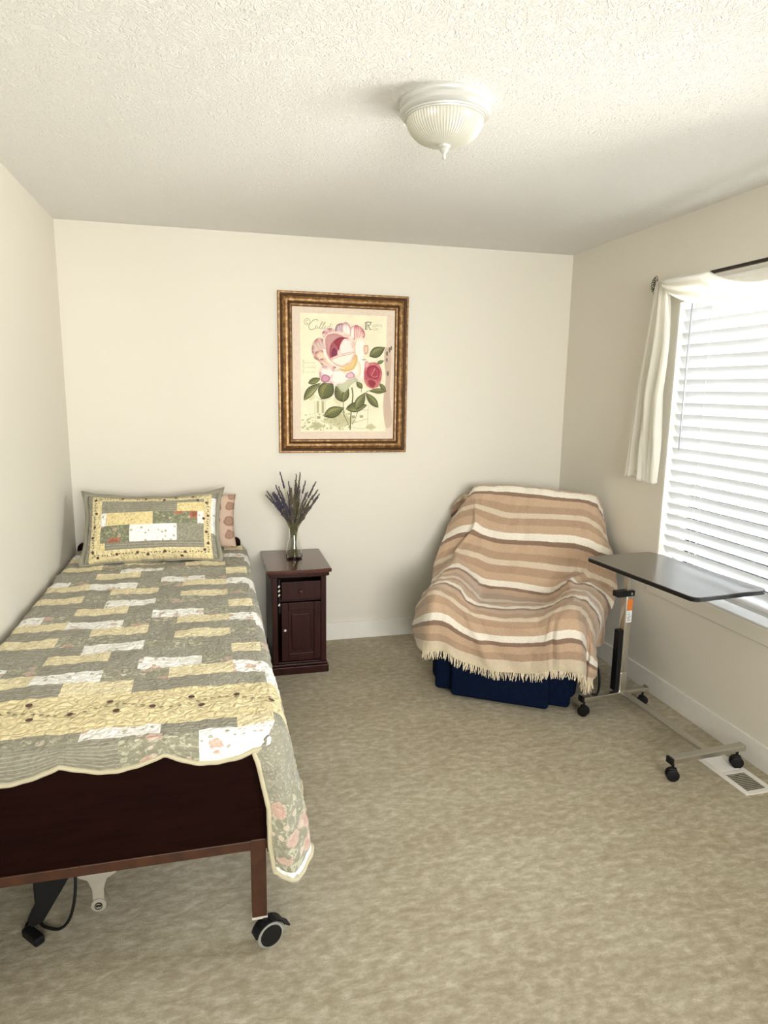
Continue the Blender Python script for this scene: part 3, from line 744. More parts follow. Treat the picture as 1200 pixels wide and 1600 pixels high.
blob([(560, 700), (650, 672), (700, 600), (712, 640), (680, 715), (600, 735)], (226, 184, 116), (236, 204, 140))
stroke(curve([(436, 556), (448, 610), (485, 660), (540, 695), (604, 712)]), 22, (250, 240, 224), 8)
stroke(curve([(452, 560), (464, 606), (500, 655), (550, 684), (600, 700)]), 5, (206, 150, 142), 2)
stroke(curve([(500, 640), (560, 614), (640, 598), (690, 576)]), 4, (206, 140, 130)); stroke(curve([(446, 540), (438, 480), (478, 430), (560, 418), (630, 440)]), 6, (248, 226, 212))
stroke(curve([(700, 480), (690, 560), (700, 640)]), 5, (226, 196, 140)); stroke(curve([(720, 650), (735, 700), (730, 760)]), 4, (232, 212, 170))
for (x0, y0_, x1, y1_) in [(700, 380, 702, 470), (720, 385, 712, 470), (745, 405, 722, 480), (620, 350, 618, 420), (560, 362, 575, 430), (480, 400, 490, 440), (455, 420, 470, 455), (360, 500, 400, 560), (380, 480, 420, 550), (430, 650, 480, 680)]:
    stroke([(x0, y0_), (x1, y1_)], 4, (186, 104, 116), 1)
# small crimson rose
blob([(765, 770), (775, 690), (830, 660), (890, 675), (918, 740), (910, 800), (880, 860), (820, 860), (775, 830)], (196, 100, 108), (182, 84, 96), alt=(214, 132, 132))
blob([(770, 700), (780, 650), (812, 672), (800, 700)], (214, 130, 134), (232, 176, 170))
blob([(790, 760), (800, 700), (850, 685), (895, 720), (890, 780), (840, 800)], (150, 44, 66), (172, 66, 84))
blob([(820, 760), (835, 720), (875, 720), (885, 765), (850, 785)], (190, 92, 104), (166, 58, 76)); blob([(800, 850), (790, 800), (830, 790), (880, 820), (860, 865), (825, 872)], (206, 116, 112), (150, 48, 66))
stroke(curve([(826, 766), (846, 735), (858, 706)]), 4, (232, 170, 168)); stroke(curve([(780, 720), (800, 690), (850, 675), (890, 690)]), 5, (222, 148, 146)); stroke(curve([(838, 770), (860, 780), (884, 770)]), 3, (220, 150, 150)); stroke(curve([(772, 800), (790, 850), (830, 870)]), 6, (218, 140, 130))
stroke(curve([(850, 800), (870, 830), (850, 862)]), 3, (224, 150, 146))
me = bpy.data.meshes.new('rose_artwork'); me.from_pydata(AV, [], AF)
ca = me.color_attributes.new('Col', 'FLOAT_COLOR', 'POINT')
ca.data.foreach_set('color', np.array([(*c, 1) for c in AC], dtype=np.float32).ravel())
link('rose_artwork', me, M['print_ink'], sh)

# ------------------------------------------------------------------ bed
BYH, BYF = -.06, -2.335
bed = empty('hospital_bed', (.455, -1.2, 0), label='single care bed with dark wood footboard on casters, along the left wall', cat='bed')
bx_, by_ = .455, -1.2
def bl(x0, x1, y0, y1, z0, z1): return (x0-bx_, x1-bx_, y0-by_, y1-by_, z0, z1)
def rboard(x0, x1, z0, z1, r, ya, yb):
    P_ = []
    for cx, cz, a0 in ((x1-r, z1-r, 0), (x0+r, z1-r, PI/2)):
        for k in range(7): a = a0+PI/2*k/6; P_.append((cx-bx_+r*math.cos(a), cz+r*math.sin(a)))
    P_ += [(x0-bx_, z0), (x1-bx_, z0)]
    return P_, ya-by_, yb-by_
p_, a_, b2_ = rboard(.022, .916, .30, .712, .03, BYH-.03, BYH)
MB().prism(p_, 'y', a_, b2_).build('headboard', M['footboard'], bed, bevel=.004)
p_, a_, b2_ = rboard(.03, .892, .342, .668, .03, BYF, BYF+.024)
MB().prism(p_, 'y', a_, b2_).build('footboard', M['footboard'], bed, bevel=.003)
MB().bx(*bl(.03, .892, BYF-.002, BYF+.026, .312, .342)).build('footboard_rail', M['bedbrown'], bed, bevel=.002)
M['wheelgrey'] = simple('grey_tyre', (.30, .30, .27), .5)
def caster(parent, x, y, z1, r=.037, rot=0.0, hooded=True):
    e = MB(); 
    e.cyl((-.013, 0, r), (.013, 0, r), r, n=28); o = e.build('caster_wheel', M['wheelgrey'] if hooded else M['black'], parent, True, bevel=.003)
    o.location = (x, y, 0); o.rotation_euler = (0, 0, rot)
    h = MB(); h.cyl((-.0165, 0, r), (.0165, 0, r), r*.80, n=24); hb = h.build('hub_cap', M['black'], o, True)
    s_ = MB(); s_.cyl((0, .010, r*1.5), (0, .010, z1), .008, n=12)
    for q in range(9):
        a = math.radians(20+16*q); s_.box((0, (r+.006)*math.cos(a), r+(r+.006)*math.sin(a)), (.034, .013, .005), Matrix.Rotation(a+PI/2, 3, 'X'))
    s_.build('fork', M['black'], o, True)
    MB().box((0, -r-.010, r+.012), (.026, .026, .006), Matrix.Rotation(.7, 3, 'X'), .002).build('brake_lever', M['black'], o)
    return o
for (x, y, n_) in ((.868, BYF+.012, 1), (.05, BYF+.012, 0), (.868, BYH-.02, 0), (.05, BYH-.02, 0)):
    lg = MB().bx(*bl(x-.021, x+.021, y-.015, y+.015, .098, .345)).build('leg', M['bedbrown'], bed, bevel=.002)
    MB().bx(*bl(x-.022, x+.022, y-.016, y+.016, .092, .099)).build('leg_cap', M['ivory'], lg)
    caster(bed, x+.026-bx_ if x > .5 else x-bx_, y-.012-by_, .094, .040, PI/2+.35)
fr_ = MB()
for x in (.07, .85): fr_.bx(*bl(x-.02, x+.02, BYF+.03, BYH-.03, .37, .42))
for y in (-.5, -1.1, -1.7, -2.2): fr_.bx(*bl(.07, .85, y-.015, y+.015, .38, .41))
fr_.build('bed_frame', M['black'], bed)
MB().bx(*bl(.893, .906, BYF-.0, BYF+.02, .30, .315)).bx(*bl(.893, .906, BYF-.0, BYF+.02, .348, .368)).bx(*bl(.893, .901, BYF, BYF+.018, .315, .348)).build('side_bracket', M['black'], bed)
# crank socket under the foot end
cr = MB(); ccx, ccy = .424-bx_, -2.21-by_
cr.prism([(ccx-.052, .312), (ccx-.052, .306), (ccx-.026, .292), (ccx-.016, .262), (ccx-.016, .225), (ccx+.016, .225), (ccx+.016, .262), (ccx+.026, .292), (ccx+.052, .306), (ccx+.052, .312)], 'y', ccy-.012, ccy+.02)
def shift(mb, dz):
    bmesh.ops.translate(mb.bm, verts=mb.bm.verts, vec=(0, 0, dz))
shift(cr, -.085)
cr.bx(ccx-.012, ccx+.012, ccy-.004, ccy+.016, .20, .395)
crk = cr.build('crank_bracket', M['bedpale'], bed, bevel=.003)
MB().cyl((ccx, ccy-.016, .128), (ccx, ccy+.02, .128), .021, n=28).build('crank_socket', M['bedpale'], crk, True, bevel=.003)
MB().lathe([(.0085, 0), (.0105, 0), (.0105, .004), (.0085, .004)], (ccx, ccy-.019, .128), 24, 'Y').bx(ccx-.007, ccx+.007, ccy-.018, ccy-.015, .1255, .1305).build('crank_keyhole', M['black'], crk)
MB().bx(*bl(.10, .235, -2.17, -1.95, .24, .37), .01).build('motor_box', M['black'], bed)
MB().bx(*bl(.235, .33, -2.05, -1.80, .13, .37), .02).build('drive_motor', M['black'], bed)
MB().prism([(.245-bx_, .36), (.345-bx_, .36), (.345-bx_, .20), (.31-bx_, .14), (.262-bx_, .06), (.232-bx_, .05), (.222-bx_, .075), (.245-bx_, .12)], 'y', -2.175-by_, -2.145-by_).build('control_box', M['black'], bed, bevel=.004)
# power cable hanging under the bed down to the carpet
cd = MB()
pts = [Vector(p) for p in [(.33, -2.10, .37), (.345, -2.12, .26), (.35, -2.15, .14), (.335, -2.165, .06), (.30, -2.15, .012), (.255, -2.13, .010), (.225, -2.10, .018), (.205, -2.11, .016), (.205, -2.135, .015)]]
def cr3(P_, sub=8):
    out = []
    for i in range(len(P_)-1):
        p0, p1, p2, p3 = P_[max(i-1, 0)], P_[i], P_[i+1], P_[min(i+2, len(P_)-1)]
        for k in range(sub):
            t_ = k/sub; out.append(.5*((2*p1) + (-p0+p2)*t_ + (2*p0-5*p1+4*p2-p3)*t_*t_ + (-p0+3*p1-3*p2+p3)*t_**3))
    return out+[P_[-1]]
cord = empty('power_cord', (.25, -2.12, 0), label='black cord and connector lying on the carpet under the bed', cat='cord')
off = Vector((.25, -2.12, 0))
cd.tube([p-off for p in cr3(pts)], .0045, n=8).build('cable', M['black'], cord, True)
MB().box((-.018, -.045, .016), (.030, .075, .026), Matrix.Rotation(.75, 3, 'Z'), .006).build('plug', M['black'], cord)
mt = MB().bx(.045, .905, BYF+.035, BYH-.035, .43, .660, .05, 4)
tag(mt.build('mattress', M['mattress'], None, True), 'mattress under the patchwork quilt on the bed', 'mattress')

# ------------------------------------------------------------------ quilt
TOPZ = .684
PATT = [  # period of six rows; (from, to, fabric) in tenths of a metre from x=.02 ; 1 cream 2 white 3 plain sage 4 ticking 5 floral
 [(0, 2, 3), (2, 4, 1), (4, 5, 4), (5, 8, 3), (8, 9, 1), (9, 11, 5), (-1, 0, 2)],
 [(-1, 0, 5), (0, 1, 2), (1, 2, 5), (2, 3, 4), (3, 5, 3), (5, 7, 2), (7, 8, 5), (8, 11, 3), (11, 12, 1)],
 [(-1, 0, 4), (0, 2, 1), (2, 4, 2), (4, 6, 5), (6, 8, 1), (8, 9, 2), (9, 10, 2), (10, 12, 4)],
 [(-1, 3, 4), (3, 5, 1), (5, 7, 4), (7, 9, 3), (9, 10, 2), (10, 12, 5)],
 [(-1, 2, 1), (2, 4, 5), (4, 6, 3), (6, 8, 1), (8, 9, 5), (9, 12, 4)],
 [(-1, 3, 4), (3, 5, 2), (5, 7, 5), (7, 8, 4), (8, 11, 4), (11, 12, 2)],
]
def patch(xc, row):
    """xc in tenths from x=.02, row counted from y=-.685 towards the foot"""
    k = int(math.floor(xc))
    if 16 <= row < 18.45:
        if xc < 9.6: return 0
        if row < 18: return 0
    if row >= 18.45:
        if row < 19.15:
            if k < 1: return 3
            if k < 4: return 5
            if k < 6: return 2
            if k < 8: return 4
            if k < 9: return 1
            return 3 if k < 11 else 5
        if row < 19.6 and k < 2: return 1
        if k < 2: return 2
        if k < 5: return 4
        if k < 7: return 5
        if k < 9: return 2
        return 3 if k < 11 else 5 if k < 13 else 2
    r_ = int(math.floor(row)) % 6
    kk = k if k < 12 else k-12
    if kk < -1: kk = -1
    for a, b, m_ in PATT[r_]:
        if a <= kk < b: return m_
    return 3
RP = .0855
CW, CR_ = 10, 8                     # mesh columns per tenth, mesh rows per patch row
k0, k1 = -1.6, 13.2                 # tenths
r0, r1 = -6, 20.6
ncol = int(round((k1-k0)*CW))+1; nrow = int(round((r1-r0)*CR_))+1
XE, YE = .905, -2.322               # where the quilt turns over the side and over the foot
def scal(x): return .612 + .034*(1-abs(math.sin(PI*(x-.381)/.252)))**1.0
def quilt_point(xc, row):
    xs = .02 + .1*xc; ys = -.685 - RP*row
    a = max(0, xs-XE); b = max(0, YE-ys)
    la = max(0, .055-xs)
    z = TOPZ + .004*fbm(xs*5, ys*5, 1) + .010*math.exp(-((xs-.25)/.22)**2)*math.exp(-((ys+2.0)/.25)**2)
    if ys > -.72:   # folded back under and over the pillows: slight rise
        z += .010*math.exp(-((ys+.66)/.05)**2)
    x = min(xs, XE); y = max(ys, YE)
    R_ = .036
    if la > 0:      # tucked down between bed and wall
        t_ = min(la/.03, PI/2); x = .055 - .03*math.sin(t_); z = z - .03*(1-math.cos(t_)) - max(0, la-.047)
        x = max(x, .022)
    L_b = .145      # cloth beyond the fold line at the foot
    bmax = (-.685-RP*r1)*-1 + YE
    bb_ = b
    if b > 0:
        zt_ = scal(min(xs, .86)) ; drop_total = TOPZ - zt_
        arc_len = R_*PI/2; lin = max(.0, drop_total - R_)
        bb_ = b/bmax*(arc_len+lin)
    def foldover(d):
        if d <= 0: return 0, 0
        t_ = d/R_
        if t_ < PI/2: return R_*math.sin(t_), R_*(1-math.cos(t_))
        return R_, R_ + d - R_*PI/2
    if a <= 0:
        o, dz = foldover(bb_); y -= o + .006*math.sin(xs*9)*min(1, dz/.05) ; z -= dz
        if b > 0: z += 0
        return (x, y, z)
    # side skirt
    amax = k1*.1+.02-XE
    tb = min(1, b/bmax)
    ascale = (.398 + .022*abs(math.sin(PI*(ys+.1)/.26)))/amax if b <= 0 else (.398 + .022*abs(math.sin(PI*(YE+.1)/.26)) + .022*math.sin(PI*tb) - .012*tb)/amax
    A_ = a*ascale
    o, dz = foldover(A_)
    fl_ = min(1, max(0, dz)/.40)
    wave = .012*math.sin(ys*2*PI/.42+.6)*fl_ + .005*math.sin(ys*2*PI/.17)*fl_
    flare = (.050 + .032*min(1, max(0, (-1.75-ys)/.45)))*fl_**.8
    sx_ = XE + o + flare + wave*(1 if b <= 0 else 1-tb)
    if b <= 0:
        return (sx_, y, z-dz)
    # corner: the cloth wraps round from the side to the front
    fo, fdz = foldover(bb_)
    w_ = min(1, A_/.10); w_ = w_*w_*(3-2*w_)
    # front hem line of the hanging corner
    zz_hang = dz + fdz*(1-w_) + .012*tb*w_
    xf = .858 + .038*min(1, max(0, A_-.03)/.20) + .018*min(1, max(0, A_-.33)/.12)
    th = tb*PI/2
    px = XE + (sx_-XE)*(1-w_) if False else sx_
    cx = px + (xf-px)*tb**1.15
    cy = YE - .012 - .062*math.sin(th)*(.75+.5*fl_) + .014*math.sin(tb*PI*2.5)*fl_
    x0_, y0_ = XE + o*(1-tb) - .045*tb*min(1, A_/.04), YE - fo
    return (x0_*(1-w_)+cx*w_, y0_*(1-w_)+cy*w_, z-zz_hang)
P = np.zeros((nrow, ncol, 3)); UV = np.zeros((nrow, ncol, 2))
for j in range(nrow):
    row = r0 + j/CR_
    for i in range(ncol):
        xc = k0 + i/CW
        P[j, i] = quilt_point(xc, row); UV[j, i] = (.1*xc, RP*row)
# quilted puffiness: small real relief
nrm = np.cross(np.gradient(P, axis=1), np.gradient(P, axis=0)); nrm /= (np.linalg.norm(nrm, axis=2, keepdims=True)+1e-9)
if nrm[40, 60, 2] < 0: nrm = -nrm
rip = .0016*np.sin(UV[..., 1]*2*PI/.0285 + 1.2*np.sin(UV[..., 0]*40)) + .0014*np.sin(UV[..., 0]*2*PI/.05+2*np.sin(UV[..., 1]*22))
rip2 = .0022*fbm(UV[..., 0]*14, UV[..., 1]*14, 3)
P += nrm*(rip+rip2)[..., None]*.9
def fm(j, i):
    row = r0 + (j+.5)/CR_; xc = k0 + (i+.5)/CW
    rw = row
    if row < 16: rw = row + (.0 if xc > 2 else .12*math.sin(xc)) * 0
    return patch(xc, rw)
QM = [M['q_band'], M['q_cream'], M['q_white'], M['q_sage'], M['q_stripe'], M['q_floral']]
quilt = grid_mesh('patchwork_quilt', P, QM, None, fm, UV)
tag(quilt, 'scalloped patchwork quilt in cream, sage and floral prints spread over the bed', 'quilt')
solid(quilt, .007, -1)
if (np.cross(P[40, 61]-P[40, 60], P[41, 60]-P[40, 60]))[2] < 0: quilt.modifiers['thickness'].offset = 1
# bound edge
hem = [P[-1, i] for i in range(14, ncol)] + [P[j, -1] for j in range(nrow-2, 10, -1)]
hem = [Vector(p)+Vector((0, 0, -.001)) for p in hem]
MB().tube(hem, .0065, n=8).build('binding', M['q_bind'], quilt, True)
# embroidered vine along the yellow band
def surf(xc, row, h=.004):
    p = Vector(quilt_point(xc, row)); q1 = Vector(quilt_point(xc+.1, row)); q2 = Vector(quilt_point(xc, row+.1))
    n = (q2-p).cross(q1-p).normalized()
    if n.z < 0 and xc < 8.8: n = -n
    if xc >= 8.8 and n.x < 0: n = -n
    return p + n*h, n
def disc(mb, p, n, r, ax=1.0, ang=0, nn=12, h=.0022):
    t1 = n.orthogonal().normalized(); t2 = n.cross(t1)
    a = Vector((1, 0, 0)); a = (a-n*a.dot(n))
    if a.length > .3: t1 = a.normalized(); t2 = n.cross(t1)
    u = t1*math.cos(ang)+t2*math.sin(ang); v_ = n.cross(u)
    ring = [mb.bm.verts.new(p+u*r*ax*math.cos(2*PI*k/nn)+v_*r*math.sin(2*PI*k/nn)) for k in range(nn)]
    top = mb.bm.verts.new(p+n*h)
    for k in range(nn): mb.bm.faces.new((ring[k], ring[(k+1) % nn], top))
vb, vg = MB(), MB(); vr = random.Random(2)
vine_row = lambda xc: 17.25 + .22*math.sin(xc*2.3) - (0 if xc > 2 else .15)
xs_ = -.4; k = 0
while xs_ < 12.2:
    p, n = surf(xs_, vine_row(xs_)); disc(vg, p, n, .0035, 1.9, .5*math.cos(xs_*2.3)+vr.uniform(-.5, .5), 8)
    xs_ += .23+vr.uniform(-.05, .05)
for xb, dr_ in [(.05, .25), (.35, -.35), (1.35, .1), (2.35, -.55), (2.55, .35), (3.55, -.05), (4.5, -.35), (4.75, .45), (5.7, 0), (6.75, -.45), (7.05, .35), (8.05, -.2), (9.0, .2), (9.6, -.3), (10.4, .4), (11.2, 0)]:
    p, n = surf(xb, vine_row(xb)+dr_); disc(vb, p, n, .0095)
vb.build('embroidered_berries', M['berry'], quilt); vg.build('embroidered_vine', M['sprig'], quilt)

# ------------------------------------------------------------------ pillows
def pillow(name, w_, h_, th, mats, fmat=None, flange=0, nx=76, nz=52, seed=0, parent=None, dent=None, sag=0.0):
    """closed pillow in local frame: width along x, height along z, front towards -y; base edge at z=0"""
    verts = []; 
    def shape(u, v, side):
        # pinched corners
        x = u*w_/2*(1-.045*abs(v)**2.5*0) ; 
        x = u*w_/2*(1 - .05*(1-v*v)*0 - .0) ; z = h_/2 + v*h_/2
        x *= 1 - .055*(1-abs(v)**2)*abs(u)**3*.8
        z += (-.060*(1-abs(u)**2)*abs(v)**3*(1 if v > 0 else -1))*.55*h_
        e = (max(0, 1-abs(u)**2.6)*max(0, 1-abs(v)**2.6))**.42
        y = side*(-th/2)*e
        y += -.004*fbm(u*3+seed, v*3, seed)*e*side
        if dent: y += side*dent(u, v)*e
        z -= sag*(1-u*u)*max(0, v)
        return (x, y, z)
    us = np.linspace(-1, 1, nx+1); vs_l = np.linspace(-1, 1, nz+1)
    F = np.array([[shape(u, v, 1) for u in us] for v in vs_l]); B = np.array([[shape(u, v, -1) for u in us] for v in vs_l])
    vl = F.reshape(-1, 3).tolist()+B.reshape(-1, 3).tolist(); nn = (nx+1)*(nz+1); Fc = []; mi = []
    for j in range(nz):
        for i in range(nx):
            a = j*(nx+1)+i; Fc.append((a, a+1, a+nx+2, a+nx+1)); mi.append(fmat((i+.5)/nx, (j+.5)/nz) if fmat else 0)
            a += nn; Fc.append((a, a+nx+1, a+nx+2, a+1)); mi.append(fmat(.02, .02) if fmat else 0)
    me = bpy.data.meshes.new(name); me.from_pydata(vl, [], Fc)
    uvl = me.uv_layers.new(name='UVMap'); idx = np.zeros(len(me.loops), dtype=np.int32); me.loops.foreach_get('vertex_index', idx)
    uvc = np.array([(u*w_/2, v*h_/2) for v in vs_l for u in us]*2, dtype=np.float32); uvl.data.foreach_set('uv', uvc[idx].ravel())
    o = link(name, me, mats, parent, True); me.polygons.foreach_set('material_index', mi)
    bm = bmesh.new(); bm.from_mesh(me); bmesh.ops.remove_doubles(bm, verts=bm.verts, dist=1e-5); bm.to_mesh(me); bm.free()
    return o, shape
# back pillow in tan paisley
m, nt, b = new_mat('tan_paisley'); v = uvw(nt)
d = N(nt, 'ShaderNodeTexVoronoi', Scale=13.0); d.inputs['Randomness'].default_value = .35
wn = N(nt, 'ShaderNodeTexNoise', Scale=14.0, Detail=2.0); L(nt, v, wn.inputs['Vector']); L(nt, mixc(nt, .045, v, wn.outputs['Color']), d.inputs['Vector'])
cr_ = ramp(nt, [(0, (.36, .21, .15)), (.20, (.42, .26, .19)), (.27, (.34, .20, .14)), (.34, (.36, .21, .15)), (.37, (.62, .46, .35))]); L(nt, d.outputs['Distance'], cr_.inputs['Fac'])
L(nt, cr_.outputs['Color'], b.inputs['Base Color']); b.inputs['Roughness'].default_value = .9
M['paisley'] = m
pb = empty('bed_pillow', (.560, -.215, .688), label='tan pillow with brown paisley spots, mostly hidden behind the patchwork sham', cat='pillow')
o, _ = pillow('pillow_body', .66, .305, .15, [M['paisley']], parent=pb, seed=3)
pb.rotation_euler = (math.radians(-16), 0, math.radians(-3))
# front sham
PP = [M['q_band'], M['q_cream'], M['q_white'], M['q_sage'], M['q_stripe'], M['q_floral'], None]
M['p_floral'] = fabric('sham_green_rose_floral', (.22, .23, .15), leaf=(.35, .36, .22), blobs=[(13, ((.45, .22, .13), (.30, .11, .07)), .42), (30, ((.60, .46, .34), (.50, .28, .2)), .25)])
M['p_white'] = fabric('sham_white_sprig', (.93, .92, .86), blobs=[(14, ((.42, .20, .12), (.30, .12, .08)), .22), (48, ((.40, .38, .26), (.5, .5, .4)), .28)])
M['p_cream'] = fabric('sham_yellow_calico', (.80, .66, .34), dots=(.42, .36, .16), dscale=75, dsize=.25)
PP = [M['q_band'], M['p_cream'], M['p_white'], M['q_sage'], M['q_stripe'], M['p_floral']]
def pm(u, v):
    X = 165+u*760; Y = 575-v*480
    if u < .045: return 3
    if u > .955: return 3 if (v < .35 or v > .9) else 2
    if Y > 515 or Y < 143 or u < .125 or u > .90: return 0
    if Y < 152: return 0
    if Y < 250:
        return 3 if X < 425 else 4 if X < 690 else (1 if Y > 180 else 3) if X < 860 else 0
    if Y < 352:
        return 2 if X < 285 else 1 if X < 550 else 5 if X < 690 else 5 if X < 810 else 2
    if Y < 465:
        return 5 if X < 420 else 2 if X < 690 else 3
    return 1 if X < 285 else 4
sham = empty('patchwork_sham', (.455, -.500, .692), label='quilted patchwork pillow sham with yellow border leaning at the head of the bed', cat='pillow')
dent = lambda u, v: .012*math.exp(-((u-.12)/.05)**2)*max(0, v)
so, shp = pillow('sham_body', .665, .385, .155, PP, pm, parent=sham, seed=1, nx=100, nz=70, dent=dent, sag=.018)
sham.rotation_euler = (math.radians(-35), math.radians(-.5), math.radians(-2))
# soft edge flange with corners
fl_ = MB(); ring = []
us = [(-1+2*k/40, -1) for k in range(40)]+[(1, -1+2*k/28) for k in range(28)]+[(1-2*k/40, 1) for k in range(40)]+[(-1, 1-2*k/28) for k in range(28)]
inner = [Vector(shp(u, v, 1)) for u, v in us]; cen = Vector((0, 0, .19))
outer = []
for k, p in enumerate(inner):
    u, v = us[k]; ex = .020+.010*abs(u*v)**4
    dx = (1 if abs(u) == 1 else 0)*np.sign(u); dz = (1 if abs(v) == 1 else 0)*np.sign(v)
    if dz < 0: ex *= .35
    outer.append(p + Vector((dx*ex+(u*.008 if dz else 0), .010*math.sin(k*.55), dz*ex+(v*.006 if dx else 0))))
vi = [fl_.bm.verts.new(p) for p in inner]; vo = [fl_.bm.verts.new(p) for p in outer]
for k in range(len(us)): fl_.bm.faces.new((vi[k], vi[(k+1) % len(us)], vo[(k+1) % len(us)], vo[k]))
fo_ = fl_.build('flange', M['q_sage'], sham, True); solid(fo_, .006, 0)
# ruffle piping and vine border on the sham
def spt(u, v, h=.003):
    p = Vector(shp(u, v, 1)); n = (Vector(shp(u+.02, v, 1))-p).cross(Vector(shp(u, v+.02, 1))-p).normalized()
    if n.y > 0: n = -n
    return p+n*h, n
pb2, pg2 = MB(), MB(); vr = random.Random(5)
def border(path):
    for (u, v) in path:
        p, n = spt(u+vr.uniform(-.012, .012), v+vr.uniform(-.02, .02)); disc(pg2, p, n, .003, 1.6, vr.uniform(0, 3), 8)
border([(-.86+k*.045, .86) for k in range(39)]); border([(-.86+k*.045, -.86) for k in range(39)])
border([(-.86, -.8+k*.075) for k in range(22)]); border([(.86, -.8+k*.075) for k in range(22)])
for (u, v) in [(-.86, .80), (-.84, .35), (-.86, -.05), (-.88, -.35), (-.86, -.75), (-.45, .88), (-.1, .86), (.18, .78), (.35, .88), (.62, .86), (.70, .72), (.84, .62), (.87, .2), (.80, .1), (.84, -.3), (.86, -.62), (.80, -.8), (.5, -.86), (.2, -.84), (-.05, -.9), (-.2, -.84), (-.5, -.86), (-.78, -.9), (.45, -.95)]:
    p, n = spt(u, v); disc(pb2, p, n, .0075)
pb2.build('embroidered_berries', M['berry'], sham); pg2.build('embroidered_vine', M['sprig'], sham)

# ------------------------------------------------------------------ armchair
CO, CA = (2.15, -1.09, 0), -.57
ch = empty('recliner_armchair', CO, CA, label='navy blue upholstered recliner armchair in the corner, hidden under a striped throw', cat='armchair')
nv_ = M['navy']
MB().bx(-.250, .250, .0, .60, .015, .355, .018, 3).build('front_panel', nv_, ch, True)
MB().bx(-.350, .350, .055, .70, .015, .30, .02, 3).build('base', nv_, ch, True)
MB().bx(-.235, .235, .04, .55, .28, .440, .045, 4).build('seat_cushion', nv_, ch, True)
for sx in (-1, 1):
    a = MB(); xa, xb = (sx*.375, sx*.265) if sx < 0 else (.265, .375)
    a.bx(xa, xb, .07, .66, .05, .50, .045, 4); a.bx(xa-.008, xb+.008, .06, .58, .42, .545, .05, 4)
    a.build('arm', nv_, ch, True)
bk = MB(); bk.box((0, .70, .69), (.62, .13, .62), Matrix.Rotation(math.radians(-27.5), 3, 'X'), .06, 4)
bk.build('backrest', nv_, ch, True)
MB().tube(cr3([Vector(p) for p in [(.455, .02, .13), (.475, .06, .115), (.485, .12, .13), (.48, .16, .19), (.455, .15, .24)]]), .006, n=8).cyl((.35, .15, .22), (.46, .15, .235), .007).build('recline_lever', M['black'], ch, True)

